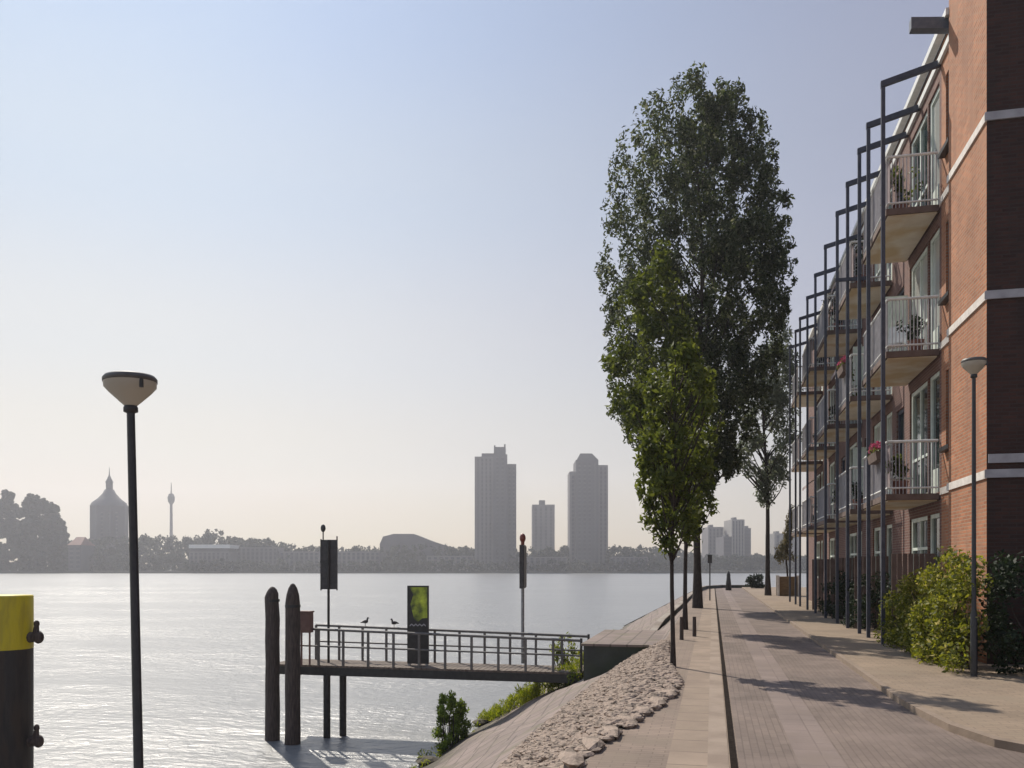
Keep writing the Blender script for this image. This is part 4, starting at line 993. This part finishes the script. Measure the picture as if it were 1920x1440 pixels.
# far tree masses
def far_wood(name, items, n, size, label, kind, seed):
    cs = []; rd = []
    for px, yt, wpx, d_ in items:
        a = (px-960)/F*d_; zt = Z(yt, d_); h = zt + 2; r = wpx/2*d_/F
        rg_ = np.random.default_rng(int(px)+seed)
        for k in range(10):
            q = rg_.random(); rr_ = r*math.sqrt(max(.05, 1-(q*1.05-.35)**2*1.6))
            aa = a + rg_.uniform(-.7, .7)*rr_
            z = -2 + h*q*.9; cr = max(1.0, min(r*.55, h*.25))
            z = min(z, zt - cr)
            cs.append(cw(aa, d_ + rg_.uniform(-.6, .6)*r, z)); rd.append((cr, cr, cr))
    return leaf_obj(name, leaf_cloud(cs, rd, n, size, .8, seed=seed), M['far_leaf'])
rg = np.random.default_rng(5)
items = []
x = 125.0
segs = [(125, 1010), (250, 1002), (330, 1003), (380, 998), (390, 986), (412, 986), (425, 1000), (500, 1008), (560, 1022), (600, 1024), (700, 1024), (815, 1016), (850, 1018), (890, 1026), (960, 1030), (1060, 1024), (1150, 1022), (1250, 1024), (1330, 1040), (1430, 1040), (1520, 1040)]
while x < 1520:
    yt = np.interp(x, [s_[0] for s_ in segs], [s_[1] for s_ in segs]) + rg.normal()*1.8
    wd = rg.uniform(13, 26); items.append((x, yt, wd, rg.uniform(600, 640))); x += wd*.24
for x_ in np.arange(125, 1330, 7): items.append((x_, np.interp(x_, [q[0] for q in segs], [q[1] for q in segs]) + 8 + rg.normal() * 1.5, 17, 655))
tag(far_wood('far_tree_line', items, 90000, 1.9, '', 'stuff', 3), 'hazy line of trees along the far shore behind the low buildings', 'trees', kind='stuff')
items = [(x_, (1052 if x_ > 345 else 1036) + rg.normal()*4, rg.uniform(10, 20), 569 if x_ > 345 else 592) for x_ in np.arange(100, 1330, 7)]
tag(far_wood('far_shore_bushes', items, 16000, 1.5, '', 'stuff', 4), 'low dark bushes along the foot of the far shore', 'bushes', kind='stuff')
for k, (px, yt, wd, lab) in enumerate([(14, 914, 62, 'big rounded hazy tree at the left edge of the far shore'), (74, 915, 88, 'broadest rounded hazy tree on the far shore, next to the one at the left edge'), (112, 965, 36, 'lower rounded tree at the right foot of the broadest far tree')]):
    t = empty('far_tree', (*W(px, 590), -2), lab, 'tree', 'big trees on the far shore'); cs = []; rd = []
    zt = Z(yt, 590) + 2; r = wd/2*590/F; rg_ = np.random.default_rng(200+k)
    while len(cs) < 170:
        u = rg_.uniform(-1, 1, 3)
        if u[0]**2 + u[1]**2 + max(0, u[2])**2 > 1: continue
        cs.append((u[0]*r*.84, u[1]*r*.8, zt*.47 + u[2]*zt*.47)); rd.append((r*.17, r*.17, r*.2))
    leaf_obj('crown', leaf_cloud(cs, rd, 22000, 2.2, .9, seed=210+k), M['far_leaf'], t)
    MB().tube([(0, 0, 0), (0, 0, zt*.5)], [1.0, .5], 8).build('trunk', M['bark'], t)

# ------------------------------------------------------------------ haze
hz = MB().box(-1150, -400, -6, 1150, 1350, 140)
m = bpy.data.materials.new('haze'); m.use_nodes = True; nt = m.node_tree; nt.nodes.clear()
ou = nt.nodes.new('ShaderNodeOutputMaterial'); pv_ = nt.nodes.new('ShaderNodeVolumePrincipled')
pv_.inputs['Color'].default_value = (0.90, 0.915, 0.99, 1); pv_.inputs['Density'].default_value = HAZE; pv_.inputs['Anisotropy'].default_value = 0.45
nt.links.new(pv_.outputs[0], ou.inputs['Volume'])
tag(hz.build('haze', m), kind='stuff')
